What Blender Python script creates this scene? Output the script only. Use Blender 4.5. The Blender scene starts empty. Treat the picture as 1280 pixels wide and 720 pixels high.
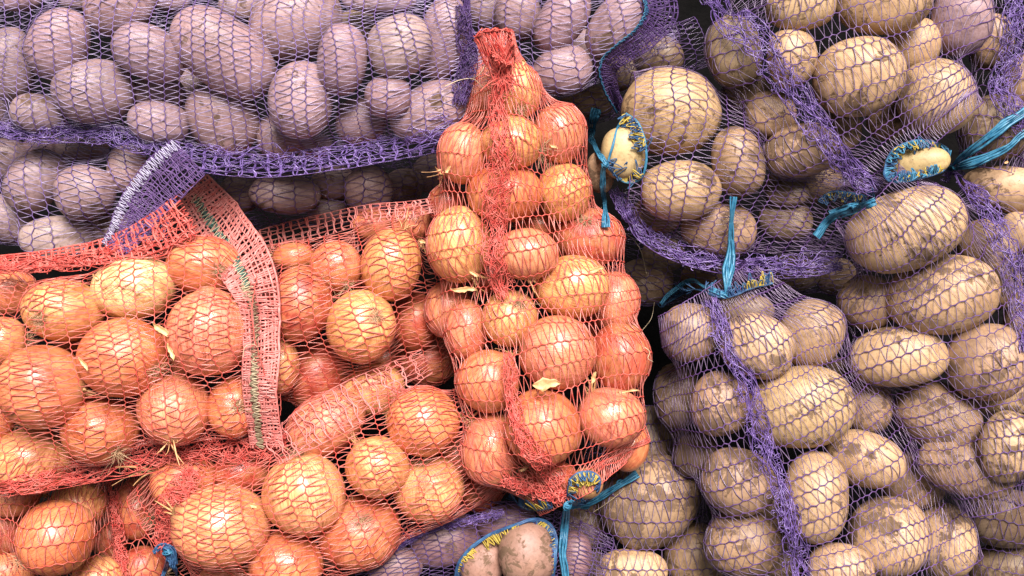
import bpy, math, random
import numpy as np
from mathutils import Vector, Matrix
from mathutils.bvhtree import BVHTree

S = bpy.context.scene
COL = S.collection
random.seed(5)
RNG = np.random.default_rng(5)
R = math.radians

# ------------------------------------------------------------ camera, world, sun, exposure
CAM_H = 1.02
F_PX = 640 / math.tan(R(25))
cd = bpy.data.cameras.new("camera")
cd.sensor_width = 36
cd.angle = R(50)
cd.clip_start = 0.02
cd.clip_end = 100
cam = bpy.data.objects.new("camera", cd)
COL.objects.link(cam)
cam.location = (0, 0, CAM_H)
S.camera = cam

SUN_EL, SUN_AZ = R(55), R(12)          # azimuth measured from +Y (top of the picture), clockwise
w = bpy.data.worlds.new("World")
S.world = w
w.use_nodes = True
nt = w.node_tree
bg = nt.nodes["Background"]
sky = nt.nodes.new("ShaderNodeTexSky")
sky.sky_type = 'NISHITA'
sky.sun_disc = False
sky.sun_elevation = SUN_EL
sky.sun_rotation = SUN_AZ
sky.air_density = 1.0
sky.dust_density = 4.0
sky.ozone_density = 1.0
hs = nt.nodes.new("ShaderNodeHueSaturation")
hs.inputs["Saturation"].default_value = 0.15     # overcast: the cloud layer takes most of the blue out
nt.links.new(sky.outputs[0], hs.inputs["Color"])
nt.links.new(hs.outputs[0], bg.inputs["Color"])
bg.inputs["Strength"].default_value = 0.05

sd = bpy.data.lights.new("sun", 'SUN')
sd.energy = 5.0
sd.angle = R(28)
sd.color = (1.0, 0.925, 0.90)
sun = bpy.data.objects.new("sun", sd)
COL.objects.link(sun)
dirv = Vector((math.sin(SUN_AZ) * math.cos(SUN_EL), math.cos(SUN_AZ) * math.cos(SUN_EL), math.sin(SUN_EL)))
sun.rotation_euler = dirv.to_track_quat('Z', 'Y').to_euler()

S.view_settings.view_transform = 'Standard'
S.view_settings.look = 'None'
S.view_settings.exposure = 1.1
S.view_settings.gamma = 1
S.cycles.max_bounces = 6
S.cycles.diffuse_bounces = 2
S.cycles.glossy_bounces = 2
S.cycles.transmission_bounces = 2
S.cycles.use_denoising = True


def W(px, py, z):
    """Point at height z that the photograph shows at (px, py)."""
    d = CAM_H - z
    return np.array([(px - 640) * d / F_PX, -(py - 360) * d / F_PX, z])


def PX(p):
    d = CAM_H - p[..., 2]
    return np.stack([640 + p[..., 0] * F_PX / d, 360 - p[..., 1] * F_PX / d], -1)


# ------------------------------------------------------------ materials
def new_mat(name):
    m = bpy.data.materials.new(name)
    m.use_nodes = True
    t = m.node_tree
    b = t.nodes["Principled BSDF"]
    return m, t, b


def nd(t, kind, **kw):
    n = t.nodes.new(kind)
    for k, v in kw.items():
        if k in n.inputs:
            n.inputs[k].default_value = v
        else:
            setattr(n, k, v)
    return n


def ramp(t, src, stops):
    r = t.nodes.new("ShaderNodeValToRGB")
    e = r.color_ramp.elements
    while len(e) < len(stops):
        e.new(0.5)
    for el, (p, c) in zip(e, stops):
        el.position = p
        el.color = c if len(c) == 4 else (*c, 1)
    t.links.new(src, r.inputs[0])
    return r.outputs[0]


def mix(t, fac, a, b, blend='MIX'):
    n = t.nodes.new("ShaderNodeMix")
    n.data_type = 'RGBA'
    n.blend_type = blend
    for sock, v in ((n.inputs[0], fac), (n.inputs[6], a), (n.inputs[7], b)):
        if hasattr(v, "is_output"):
            t.links.new(v, sock)
        elif isinstance(v, (int, float)):
            sock.default_value = v
        else:
            sock.default_value = (*v, 1)
    return n.outputs[2]


def math_n(t, op, a, b=None, clamp=False):
    n = t.nodes.new("ShaderNodeMath")
    n.operation = op
    n.use_clamp = clamp
    for i, v in enumerate((a, b)):
        if v is None:
            continue
        if hasattr(v, "is_output"):
            t.links.new(v, n.inputs[i])
        else:
            n.inputs[i].default_value = v
    return n.outputs[0]


def seeded_coords(t, src, amount=40.0):
    """Object coordinates shifted by a random amount per object."""
    oi = t.nodes.new("ShaderNodeObjectInfo")
    v = t.nodes.new("ShaderNodeVectorMath")
    v.operation = 'MULTIPLY_ADD'
    cmb = t.nodes.new("ShaderNodeCombineXYZ")
    for i in range(3):
        t.links.new(oi.outputs["Random"], cmb.inputs[i])
    t.links.new(cmb.outputs[0], v.inputs[0])
    v.inputs[1].default_value = (amount, amount * 0.7, amount * 1.3)
    t.links.new(src, v.inputs[2])
    return v.outputs[0], oi


def noise(t, vec, scale, detail=3, rough=0.5, dist=0.0):
    n = nd(t, "ShaderNodeTexNoise", Scale=scale, Detail=detail, Roughness=rough, Distortion=dist)
    t.links.new(vec, n.inputs["Vector"])
    return n.outputs["Fac"]


def potato_material():
    m, t, b = new_mat("potato skin")
    tc = t.nodes.new("ShaderNodeTexCoord")
    vec, oi = seeded_coords(t, tc.outputs["Object"])
    base = oi.outputs["Color"]
    # broad mottling
    n1 = noise(t, vec, 28, 4, 0.6)
    m1 = ramp(t, n1, [(0.3, (0.74, 0.70, 0.66)), (0.5, (1, 1, 1)), (0.72, (1.18, 1.16, 1.10))])
    c = mix(t, 1.0, base, m1, 'MULTIPLY')
    # fine russet net
    n2 = noise(t, vec, 230, 5, 0.65, 0.6)
    m2 = ramp(t, n2, [(0.36, (0.70, 0.64, 0.58)), (0.52, (1, 1, 1)), (0.7, (1.08, 1.06, 1.02))])
    c = mix(t, 0.75, c, m2, 'MULTIPLY')
    # lenticels
    vo = nd(t, "ShaderNodeTexVoronoi", Scale=150.0, Randomness=1.0)
    t.links.new(vec, vo.inputs["Vector"])
    sp = ramp(t, vo.outputs["Distance"], [(0.06, (1, 1, 1)), (0.17, (0, 0, 0))])
    n3 = noise(t, vec, 60, 2)
    spm = math_n(t, 'MULTIPLY', sp, ramp(t, n3, [(0.5, (0, 0, 0)), (0.62, (0.75, 0.75, 0.75))]))
    c = mix(t, spm, c, (0.09, 0.055, 0.03))
    # soil patches, more of it on the dirty ones (object colour alpha)
    n4 = noise(t, vec, 78, 6, 0.70, 0.5)
    n5 = noise(t, vec, 26, 2, 0.5)
    d = math_n(t, 'ADD', math_n(t, 'MULTIPLY', n4, 0.7), math_n(t, 'MULTIPLY', n5, 0.5))
    d = math_n(t, 'ADD', d, math_n(t, 'MULTIPLY', oi.outputs["Alpha"], 0.16))
    dm = ramp(t, d, [(0.718, (0, 0, 0)), (0.757, (0.85, 0.85, 0.85)), (0.9, (0.97, 0.97, 0.97))])
    dirtc = mix(t, n2, (0.060, 0.036, 0.022), (0.13, 0.082, 0.050))
    c = mix(t, dm, c, dirtc)
    film = ramp(t, noise(t, vec, 20, 5, 0.7), [(0.42, (0, 0, 0)), (0.68, (0.55, 0.55, 0.55))])
    c = mix(t, math_n(t, 'MULTIPLY', film, oi.outputs["Alpha"]), c, (0.17, 0.115, 0.07))
    t.links.new(c, b.inputs["Base Color"])
    rr = ramp(t, dm, [(0, (0.5,) * 3), (1, (0.9,) * 3)])
    t.links.new(rr, b.inputs["Roughness"])
    t.links.new(ramp(t, dm, [(0, (0.4,) * 3), (1, (0.08,) * 3)]), b.inputs["Specular IOR Level"])
    h = math_n(t, 'ADD', math_n(t, 'MULTIPLY', n2, 0.6), math_n(t, 'MULTIPLY', dm, 0.7))
    h = math_n(t, 'SUBTRACT', h, math_n(t, 'MULTIPLY', spm, 0.5))
    bp = nd(t, "ShaderNodeBump", Strength=0.38, Distance=0.0012)
    t.links.new(h, bp.inputs["Height"])
    t.links.new(bp.outputs[0], b.inputs["Normal"])
    return m


def onion_material():
    m, t, b = new_mat("onion skin")
    at = t.nodes.new("ShaderNodeAttribute")
    at.attribute_name = "oc"           # unit direction in the bulb's own frame, Z = root to neck
    oi = t.nodes.new("ShaderNodeObjectInfo")
    sep = t.nodes.new("ShaderNodeSeparateXYZ")
    t.links.new(at.outputs["Vector"], sep.inputs[0])
    # meridian coordinates: direction around the axis, hardly changing along it
    x2 = math_n(t, 'MULTIPLY', sep.outputs[0], sep.outputs[0])
    y2 = math_n(t, 'MULTIPLY', sep.outputs[1], sep.outputs[1])
    rad = math_n(t, 'MAXIMUM', math_n(t, 'SQRT', math_n(t, 'ADD', x2, y2)), 0.03)
    cmb = t.nodes.new("ShaderNodeCombineXYZ")
    t.links.new(math_n(t, 'DIVIDE', sep.outputs[0], rad), cmb.inputs[0])
    t.links.new(math_n(t, 'DIVIDE', sep.outputs[1], rad), cmb.inputs[1])
    zz = math_n(t, 'ADD', math_n(t, 'MULTIPLY', sep.outputs[2], 0.16), math_n(t, 'MULTIPLY', oi.outputs["Random"], 37.0))
    t.links.new(zz, cmb.inputs[2])
    mer = cmb.outputs[0]
    vec, _ = seeded_coords(t, at.outputs["Vector"])
    fine = noise(t, mer, 26, 3, 0.6)
    broad = noise(t, mer, 4.0, 4, 0.6)
    patch = noise(t, vec, 1.7, 4, 0.55)
    base = oi.outputs["Color"]
    c = mix(t, 1.0, base, ramp(t, broad, [(0.3, (0.62, 0.50, 0.42)), (0.48, (1, 1, 1)), (0.72, (1.30, 1.42, 1.55))]), 'MULTIPLY')
    c = mix(t, 0.85, c, ramp(t, fine, [(0.36, (0.52, 0.34, 0.25)), (0.48, (1, 1, 1)), (0.7, (1.18, 1.22, 1.25))]), 'MULTIPLY')
    # outer skin worn through to the yellow layer, and darker copper remains
    gold = ramp(t, patch, [(0.46, (0, 0, 0)), (0.60, (0.75, 0.75, 0.75))])
    c = mix(t, math_n(t, 'MULTIPLY', gold, 0.45), c, (0.68, 0.33, 0.125))
    pk = ramp(t, noise(t, vec, 2.6, 5, 0.62, 0.5), [(0.575, (0, 0, 0)), (0.60, (0.6, 0.6, 0.6))])
    c = mix(t, pk, c, mix(t, fine, (0.36, 0.085, 0.025), (0.52, 0.20, 0.07)))
    # blemishes
    bl = ramp(t, noise(t, vec, 7, 5, 0.7), [(0.66, (0, 0, 0)), (0.72, (0.7, 0.7, 0.7))])
    c = mix(t, bl, c, (0.15, 0.06, 0.03))
    # dry brown ends at root and neck
    az = math_n(t, 'ABSOLUTE', sep.outputs[2])
    ends = ramp(t, math_n(t, 'ADD', az, math_n(t, 'MULTIPLY', math_n(t, 'SUBTRACT', broad, 0.5), 0.05)),
                [(0.955, (0, 0, 0)), (0.99, (0.8, 0.8, 0.8))])
    c = mix(t, ends, c, (0.24, 0.12, 0.055))
    t.links.new(c, b.inputs["Base Color"])
    rr = ramp(t, noise(t, vec, 5, 4), [(0.3, (0.20,) * 3), (0.7, (0.40,) * 3)])
    rr = math_n(t, 'ADD', rr, math_n(t, 'MULTIPLY', pk, 0.3))
    rr = math_n(t, 'ADD', rr, math_n(t, 'MULTIPLY', math_n(t, 'SUBTRACT', oi.outputs["Random"], 0.35), 0.22))
    t.links.new(rr, b.inputs["Roughness"])
    b.inputs["Specular IOR Level"].default_value = 0.55
    b.inputs["Subsurface Weight"].default_value = 0.0
    h = math_n(t, 'ADD', math_n(t, 'MULTIPLY', fine, 0.6), math_n(t, 'MULTIPLY', pk, 0.6))
    h = math_n(t, 'ADD', h, math_n(t, 'MULTIPLY', noise(t, vec, 9, 4), 0.5))
    bp = nd(t, "ShaderNodeBump", Strength=0.35, Distance=0.0012)
    t.links.new(h, bp.inputs["Height"])
    t.links.new(bp.outputs[0], b.inputs["Normal"])
    return m


def plastic(name, col, col2, rough=0.42, scale=160, transl=0.3, spec=0.35):
    """Thin polyethylene tape: colour varies along it, a little light passes through."""
    m, t, b = new_mat(name)
    tc = t.nodes.new("ShaderNodeTexCoord")
    n = noise(t, tc.outputs["Object"], scale, 3, 0.6)
    c = ramp(t, n, [(0.32, col), (0.68, col2)])
    t.links.new(c, b.inputs["Base Color"])
    b.inputs["Roughness"].default_value = rough
    b.inputs["Specular IOR Level"].default_value = spec
    out = t.nodes["Material Output"]
    tr = t.nodes.new("ShaderNodeBsdfTranslucent")
    t.links.new(c, tr.inputs[0])
    ms = t.nodes.new("ShaderNodeMixShader")
    ms.inputs[0].default_value = transl
    t.links.new(b.outputs[0], ms.inputs[1])
    t.links.new(tr.outputs[0], ms.inputs[2])
    t.links.new(ms.outputs[0], out.inputs[0])
    return m


def dry_material(name, a, bcol, rough=0.7):
    m, t, b = new_mat(name)
    tc = t.nodes.new("ShaderNodeTexCoord")
    n = noise(t, tc.outputs["Object"], 190, 4, 0.65)
    t.links.new(ramp(t, n, [(0.3, a), (0.7, bcol)]), b.inputs["Base Color"])
    b.inputs["Roughness"].default_value = rough
    return m


M_POTATO = potato_material()
M_ONION = onion_material()
M_PURPLE = plastic("purple net tape", (0.085, 0.036, 0.13), (0.175, 0.095, 0.27))
M_LILAC = plastic("pale lilac net tape", (0.12, 0.065, 0.20), (0.25, 0.165, 0.38))
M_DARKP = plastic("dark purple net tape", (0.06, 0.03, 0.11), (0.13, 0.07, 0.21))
M_SEAM = plastic("purple seam tape", (0.075, 0.035, 0.17), (0.27, 0.175, 0.46), 0.25, 160, 0.3, 0.6)
M_RED = plastic("red net tape", (0.56, 0.065, 0.05), (0.74, 0.19, 0.145))
M_REDS = plastic("red seam tape", (0.60, 0.06, 0.05), (0.78, 0.21, 0.165), 0.3)
M_CORAL = plastic("coral hem tape", (0.66, 0.17, 0.145), (0.80, 0.34, 0.30), 0.4)
T_PURPLE = plastic("purple cross thread", (0.15, 0.085, 0.19), (0.40, 0.30, 0.46), 0.22, 160, 0.45, 0.7)
T_LILAC = plastic("pale lilac cross thread", (0.26, 0.185, 0.36), (0.60, 0.51, 0.72), 0.22, 160, 0.45, 0.7)
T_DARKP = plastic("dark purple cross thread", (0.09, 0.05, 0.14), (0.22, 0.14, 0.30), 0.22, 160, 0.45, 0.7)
T_RED = plastic("red cross thread", (0.62, 0.11, 0.085), (0.80, 0.34, 0.27), 0.22, 160, 0.45, 0.7)
THREAD = {"purple net tape": T_PURPLE, "pale lilac net tape": T_LILAC, "dark purple net tape": T_DARKP, "red net tape": T_RED}
M_WHITE = plastic("white stitching thread", (0.40, 0.36, 0.50), (0.64, 0.60, 0.74), 0.4)
M_BLUE = plastic("blue polypropylene string", (0.02, 0.135, 0.25), (0.085, 0.28, 0.41), 0.3)
M_NAVY = plastic("dark blue overlock thread", (0.025, 0.055, 0.15), (0.06, 0.16, 0.30), 0.4)
M_YELLOW = plastic("yellow overlock thread", (0.42, 0.29, 0.03), (0.62, 0.48, 0.10), 0.5)
M_GREEN = plastic("dark green hem thread", (0.03, 0.09, 0.08), (0.10, 0.22, 0.17), 0.5)
M_OLIVE = plastic("olive hem thread", (0.22, 0.17, 0.10), (0.40, 0.32, 0.20), 0.6)
M_ROOT = dry_material("dry onion roots", (0.34, 0.19, 0.09), (0.62, 0.43, 0.25))
M_FLAKE = dry_material("dry onion flakes", (0.38, 0.17, 0.055), (0.60, 0.36, 0.17), 0.5)
M_STRAW = dry_material("pale fibres", (0.42, 0.32, 0.19), (0.58, 0.48, 0.32), 0.6)


# ------------------------------------------------------------ mesh helpers
def link(name, verts, faces, mat, parent=None, smooth=True, loc=None):
    me = bpy.data.meshes.new(name)
    verts = np.asarray(verts, dtype=np.float32).reshape(-1, 3)
    faces = np.asarray(faces, dtype=np.int32)
    k = faces.shape[1]
    me.vertices.add(len(verts))
    me.vertices.foreach_set("co", verts.ravel())
    me.loops.add(faces.size)
    me.loops.foreach_set("vertex_index", faces.ravel())
    me.polygons.add(len(faces))
    me.polygons.foreach_set("loop_start", np.arange(0, faces.size, k, dtype=np.int32))
    me.polygons.foreach_set("loop_total", np.full(len(faces), k, dtype=np.int32))
    if smooth:
        me.polygons.foreach_set("use_smooth", np.ones(len(faces), dtype=bool))
    me.update()
    me.validate()
    mats = mat if isinstance(mat, (list, tuple)) else [mat]
    for x in mats:
        me.materials.append(x)
    o = bpy.data.objects.new(name, me)
    COL.objects.link(o)
    if loc is not None:
        o.location = loc
    if parent is not None:
        o.parent = parent
    return o


class Tubes:
    """Collects many thin strands; build() makes them ONE mesh."""

    def __init__(self):
        self.v, self.f, self.n, self.mi = [], [], 0, []

    def add(self, P, ra, rb=None, up=None, twist=None, sides=4, keep=None, mi=0):
        """P: (m, n, 3) m polylines of n points.  ra, rb: half widths (across, out of the surface)."""
        P = np.asarray(P, float)
        if P.ndim == 2:
            P = P[None]
        m, n, _ = P.shape
        T = np.gradient(P, axis=1)
        T /= np.linalg.norm(T, axis=2, keepdims=True) + 1e-12
        if up is None:
            up = np.broadcast_to(np.array([0.05, 0.08, 1.0]), P.shape)
        else:
            up = np.broadcast_to(np.asarray(up, float), P.shape)
        A = np.cross(T, up)
        bad = np.linalg.norm(A, axis=2) < 1e-4
        if bad.any():
            A[bad] = np.cross(T[bad], np.array([0.3, 0.9, 0.1]))
        A /= np.linalg.norm(A, axis=2, keepdims=True)
        B = np.cross(A, T)
        if twist is not None:
            tw = np.broadcast_to(np.asarray(twist, float), (m, n))[..., None]
            A, B = A * np.cos(tw) + B * np.sin(tw), B * np.cos(tw) - A * np.sin(tw)
        ra = np.broadcast_to(np.asarray(ra, float), (m, n))[..., None]
        rb = ra if rb is None else np.broadcast_to(np.asarray(rb, float), (m, n))[..., None]
        ang = np.arange(sides) * 2 * np.pi / sides
        V = np.stack([P + A * ra * math.cos(a) + B * rb * math.sin(a) for a in ang], 2)   # m n s 3
        idx = np.arange(m * n * sides).reshape(m, n, sides) + self.n
        a = idx[:, :-1, :]
        b = idx[:, 1:, :]
        q = np.stack([a, np.roll(a, -1, 2), np.roll(b, -1, 2), b], -1)
        if keep is not None:
            q = q[keep]
        self.v.append(V.reshape(-1, 3))
        self.f.append(q.reshape(-1, 4))
        self.mi.append(np.full(self.f[-1].shape[0], mi, np.int32))
        self.n += m * n * sides

    def build(self, name, mat, parent=None, origin=None):
        v = np.concatenate(self.v)
        f = np.concatenate(self.f)
        used = np.zeros(len(v), bool)
        used[f.ravel()] = True
        remap = np.cumsum(used) - 1
        v, f = v[used], remap[f]
        if origin is not None:
            v = v - np.asarray(origin)
        o = link(name, v, f, mat, parent)
        mi = np.concatenate(self.mi)
        if mi.any():
            o.data.polygons.foreach_set('material_index', mi)
        return o


def smooth_noise(n, k, rng=RNG):
    """n samples of a smooth random curve with about k bumps, roughly in -1..1."""
    c = rng.normal(size=k + 4)
    x = np.linspace(1, k + 2, n)
    i = np.clip(np.floor(x).astype(int), 1, k + 1)
    f = x - i
    p0, p1, p2, p3 = c[i - 1], c[i], c[i + 1], c[np.minimum(i + 2, k + 3)]
    return 0.6 * 0.5 * ((2 * p1) + (-p0 + p2) * f + (2 * p0 - 5 * p1 + 4 * p2 - p3) * f ** 2 + (-p0 + 3 * p1 - 3 * p2 + p3) * f ** 3)


def spline(pts, n):
    """Catmull-Rom through the points, n samples evenly spaced in arc length (first two columns)."""
    P = np.asarray(pts, float)
    if len(P) == 2:
        P = np.array([P[0], (P[0] + P[1]) / 2, P[1]])
    E = np.vstack([2 * P[0] - P[1], P, 2 * P[-1] - P[-2]])
    out = []
    for i in range(1, len(E) - 2):
        f = np.linspace(0, 1, 24, endpoint=False)[:, None]
        p0, p1, p2, p3 = E[i - 1], E[i], E[i + 1], E[i + 2]
        out.append(0.5 * (2 * p1 + (-p0 + p2) * f + (2 * p0 - 5 * p1 + 4 * p2 - p3) * f ** 2 + (-p0 + 3 * p1 - 3 * p2 + p3) * f ** 3))
    Q = np.vstack(out + [P[-1:]])
    L = np.concatenate([[0], np.cumsum(np.linalg.norm(np.diff(Q[:, :2], axis=0), axis=1))])
    s = np.linspace(0, L[-1], n)
    return np.stack([np.interp(s, L, Q[:, j]) for j in range(Q.shape[1])], 1), L[-1]


# ------------------------------------------------------------ the ground under the pile
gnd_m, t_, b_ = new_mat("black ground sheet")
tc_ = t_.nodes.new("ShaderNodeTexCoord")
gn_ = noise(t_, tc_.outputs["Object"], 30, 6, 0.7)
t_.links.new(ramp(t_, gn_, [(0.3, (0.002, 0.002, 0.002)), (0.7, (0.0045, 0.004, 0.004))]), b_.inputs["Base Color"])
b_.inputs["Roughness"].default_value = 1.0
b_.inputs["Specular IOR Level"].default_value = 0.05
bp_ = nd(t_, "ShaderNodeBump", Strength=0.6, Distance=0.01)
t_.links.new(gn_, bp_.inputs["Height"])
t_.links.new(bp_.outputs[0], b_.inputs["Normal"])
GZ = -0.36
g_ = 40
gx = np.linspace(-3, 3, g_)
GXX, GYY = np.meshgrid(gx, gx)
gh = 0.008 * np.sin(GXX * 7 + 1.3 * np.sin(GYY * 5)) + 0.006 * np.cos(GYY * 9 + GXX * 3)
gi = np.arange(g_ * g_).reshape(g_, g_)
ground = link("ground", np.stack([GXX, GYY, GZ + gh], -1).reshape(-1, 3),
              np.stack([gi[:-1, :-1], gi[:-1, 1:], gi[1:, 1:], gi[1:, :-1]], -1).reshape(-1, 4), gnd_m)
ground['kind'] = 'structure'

# ------------------------------------------------------------ data: sacks
# axis points are (px, py, half width in px); z = height of the centres of its front vegetables
SACKS = {}


def sack(key, phrase, label, z, axis, mat, pitch=19, cell=6.6, shear=0.0, bulge=0.60, holes=(), squeeze=1.0, wob=0.35):
    SACKS[key] = dict(phrase=phrase, label=label, z=z, axis=axis, mat=mat, pitch=pitch, cell=cell, shear=shear,
                      bulge=bulge, holes=holes, squeeze=squeeze, wob=wob, veg=[])


sack('A', 'the wide purple sack', 'wide purple net sack of lilac potatoes lying along the top edge', -0.005,
     [(-70, 70, 110), (0, 70, 115), (150, 72, 118), (300, 78, 125), (450, 74, 120), (530, 66, 108), (575, 58, 80), (594, 50, 42)], M_LILAC, 18.5, 6.4)
sack('B', 'the white-stitched sack', 'purple net sack of greyish potatoes with a white-stitched hem end', -0.05,
     [(-80, 225, 90), (0, 235, 88), (80, 243, 82), (135, 246, 76), (175, 246, 70), (205, 246, 60)], M_LILAC, 20, 7, shear=0.45)
sack('C', 'the shaded lilac sack', 'shaded purple net sack of dark potatoes under the wide purple sack', -0.12,
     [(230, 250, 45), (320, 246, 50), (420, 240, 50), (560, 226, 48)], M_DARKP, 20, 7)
sack('D', 'the pink-hemmed red sack', 'red net sack of big onions ending in a folded pink woven hem', 0.0,
     [(-70, 470, 142), (0, 466, 142), (100, 455, 138), (200, 440, 132), (290, 430, 126), (338, 424, 118)], M_RED, 21, 7)
sack('E', 'the red sack behind the hem', 'red net sack of onions wedged between the pink hem and the upright sack', -0.04,
     [(290, 412, 120), (350, 402, 122), (430, 388, 120), (520, 372, 108), (590, 360, 80)], M_RED, 20, 7, shear=0.12)
sack('F', 'the red sack below the diagonal fold', 'red net sack of shiny onions below a diagonal pink ladder-like fold', -0.02,
     [(196, 672, 30), (225, 655, 74), (290, 648, 104), (380, 625, 108), (470, 595, 110), (550, 565, 104), (612, 540, 66)], M_RED, 20, 7)
sack('G', 'the bottom corner onion sack', 'red net sack of onions in the corner under the pink-hemmed sack', -0.05,
     [(60, 560, 80), (62, 620, 88), (66, 680, 92), (72, 780, 90)], M_RED, 20, 8)
sack('R', 'the dark red sack in the gap', 'dark red net sack of shaded onions in the gap beside the blue knot', -0.12,
     [(165, 545, 40), (170, 620, 44), (175, 690, 44), (178, 770, 42)], M_RED, 20, 8)
sack('H', 'the upright red sack', 'upright red net sack of golden onions with a gathered top tuft and blue-tied bottom', 0.005,
     [(620, 44, 14), (624, 70, 30), (632, 110, 52), (640, 170, 88), (643, 240, 102), (656, 310, 120), (667, 390, 130), (684, 460, 126),
      (692, 530, 116), (697, 580, 96), (708, 608, 44), (716, 622, 16)], M_RED, 21, 7, wob=0.5)
sack('I', 'the teal-hemmed sack', 'purple net sack of lilac potatoes with a hanging teal-edged hem', -0.04,
     [(585, 30, 50), (640, 34, 85), (710, 36, 92), (770, 24, 84), (830, 0, 60)], M_LILAC, 19, 6.6)
sack('J', 'the round-mouthed sack', 'purple net sack of brown potatoes with a round blue-rimmed mouth', -0.03,
     [(784, 192, 30), (798, 193, 52), (822, 196, 92), (862, 203, 118), (930, 222, 118), (1000, 250, 92), (1065, 280, 60)], M_PURPLE, 20, 7, bulge=0.42,
     holes=[(777, 190, 24, 32)])
sack('K', 'the ragged-mouthed sack', 'purple net sack of large potatoes ending in a ragged yellow and blue mouth', -0.005,
     [(1030, -80, 172), (1048, 0, 168), (1068, 80, 156), (1088, 140, 132), (1114, 182, 86), (1140, 208, 40)], M_PURPLE, 21, 8, wob=0.5, bulge=0.36,
     holes=[(1147, 203, 40, 18)])
sack('T', 'the black-shadowed sack', 'purple net sack of potatoes in black shadow behind the teal-edged hem', -0.12,
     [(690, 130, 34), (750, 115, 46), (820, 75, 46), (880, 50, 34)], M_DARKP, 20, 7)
sack('L', 'the tall potato sack at the edge', 'tall purple net sack of yellow potatoes tied with teal string at its top corner', 0.0,
     [(1088, 234, 26), (1110, 258, 72), (1145, 315, 108), (1180, 390, 134), (1208, 470, 130), (1238, 550, 104), (1265, 625, 72)], M_PURPLE, 21, 8, wob=0.4)
sack('M', 'the long-seamed sack', 'purple net sack of yellow potatoes with a long purple seam and blue top tie', -0.012,
     [(896, 348, 22), (908, 368, 64), (924, 396, 96), (946, 442, 122), (974, 510, 145), (1014, 590, 166), (1046, 665, 174), (1075, 750, 176)], M_PURPLE, 20, 7.6, wob=0.4)
sack('N', 'the potato sack under the blue string', 'dark purple net sack of brown potatoes under the dangling blue string', -0.095,
     [(800, 505, 50), (800, 570, 88), (800, 640, 106), (800, 760, 112)], M_PURPLE, 20, 8)
sack('O', 'the sack with arched blue mouth', 'purple net sack of reddish potatoes with an arched blue and yellow mouth', -0.035,
     [(452, 722, 26), (500, 706, 58), (570, 692, 74), (650, 690, 78), (712, 698, 62), (752, 712, 34)], M_DARKP, 17, 6,
     holes='poly:574,730 592,684 640,658 680,654 690,690 686,730')
sack('P', 'the cut-off sack in the top corner', 'purple net sack of shaded potatoes cut off by the top corner of the photo', -0.09,
     [(1275, -40, 44), (1268, 50, 50), (1258, 110, 52), (1246, 170, 54), (1236, 220, 44)], M_PURPLE, 20, 7)
sack('Q', 'the shaded corner sack', 'purple net sack of shaded potatoes low in the bottom corner by the tall sack', -0.115,
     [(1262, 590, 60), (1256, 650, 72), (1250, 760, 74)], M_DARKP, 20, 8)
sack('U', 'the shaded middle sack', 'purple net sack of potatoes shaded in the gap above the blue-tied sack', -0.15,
     [(765, 320, 44), (830, 336, 56), (910, 345, 46), (990, 335, 42), (1070, 320, 36)], M_DARKP, 20, 7)

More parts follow.
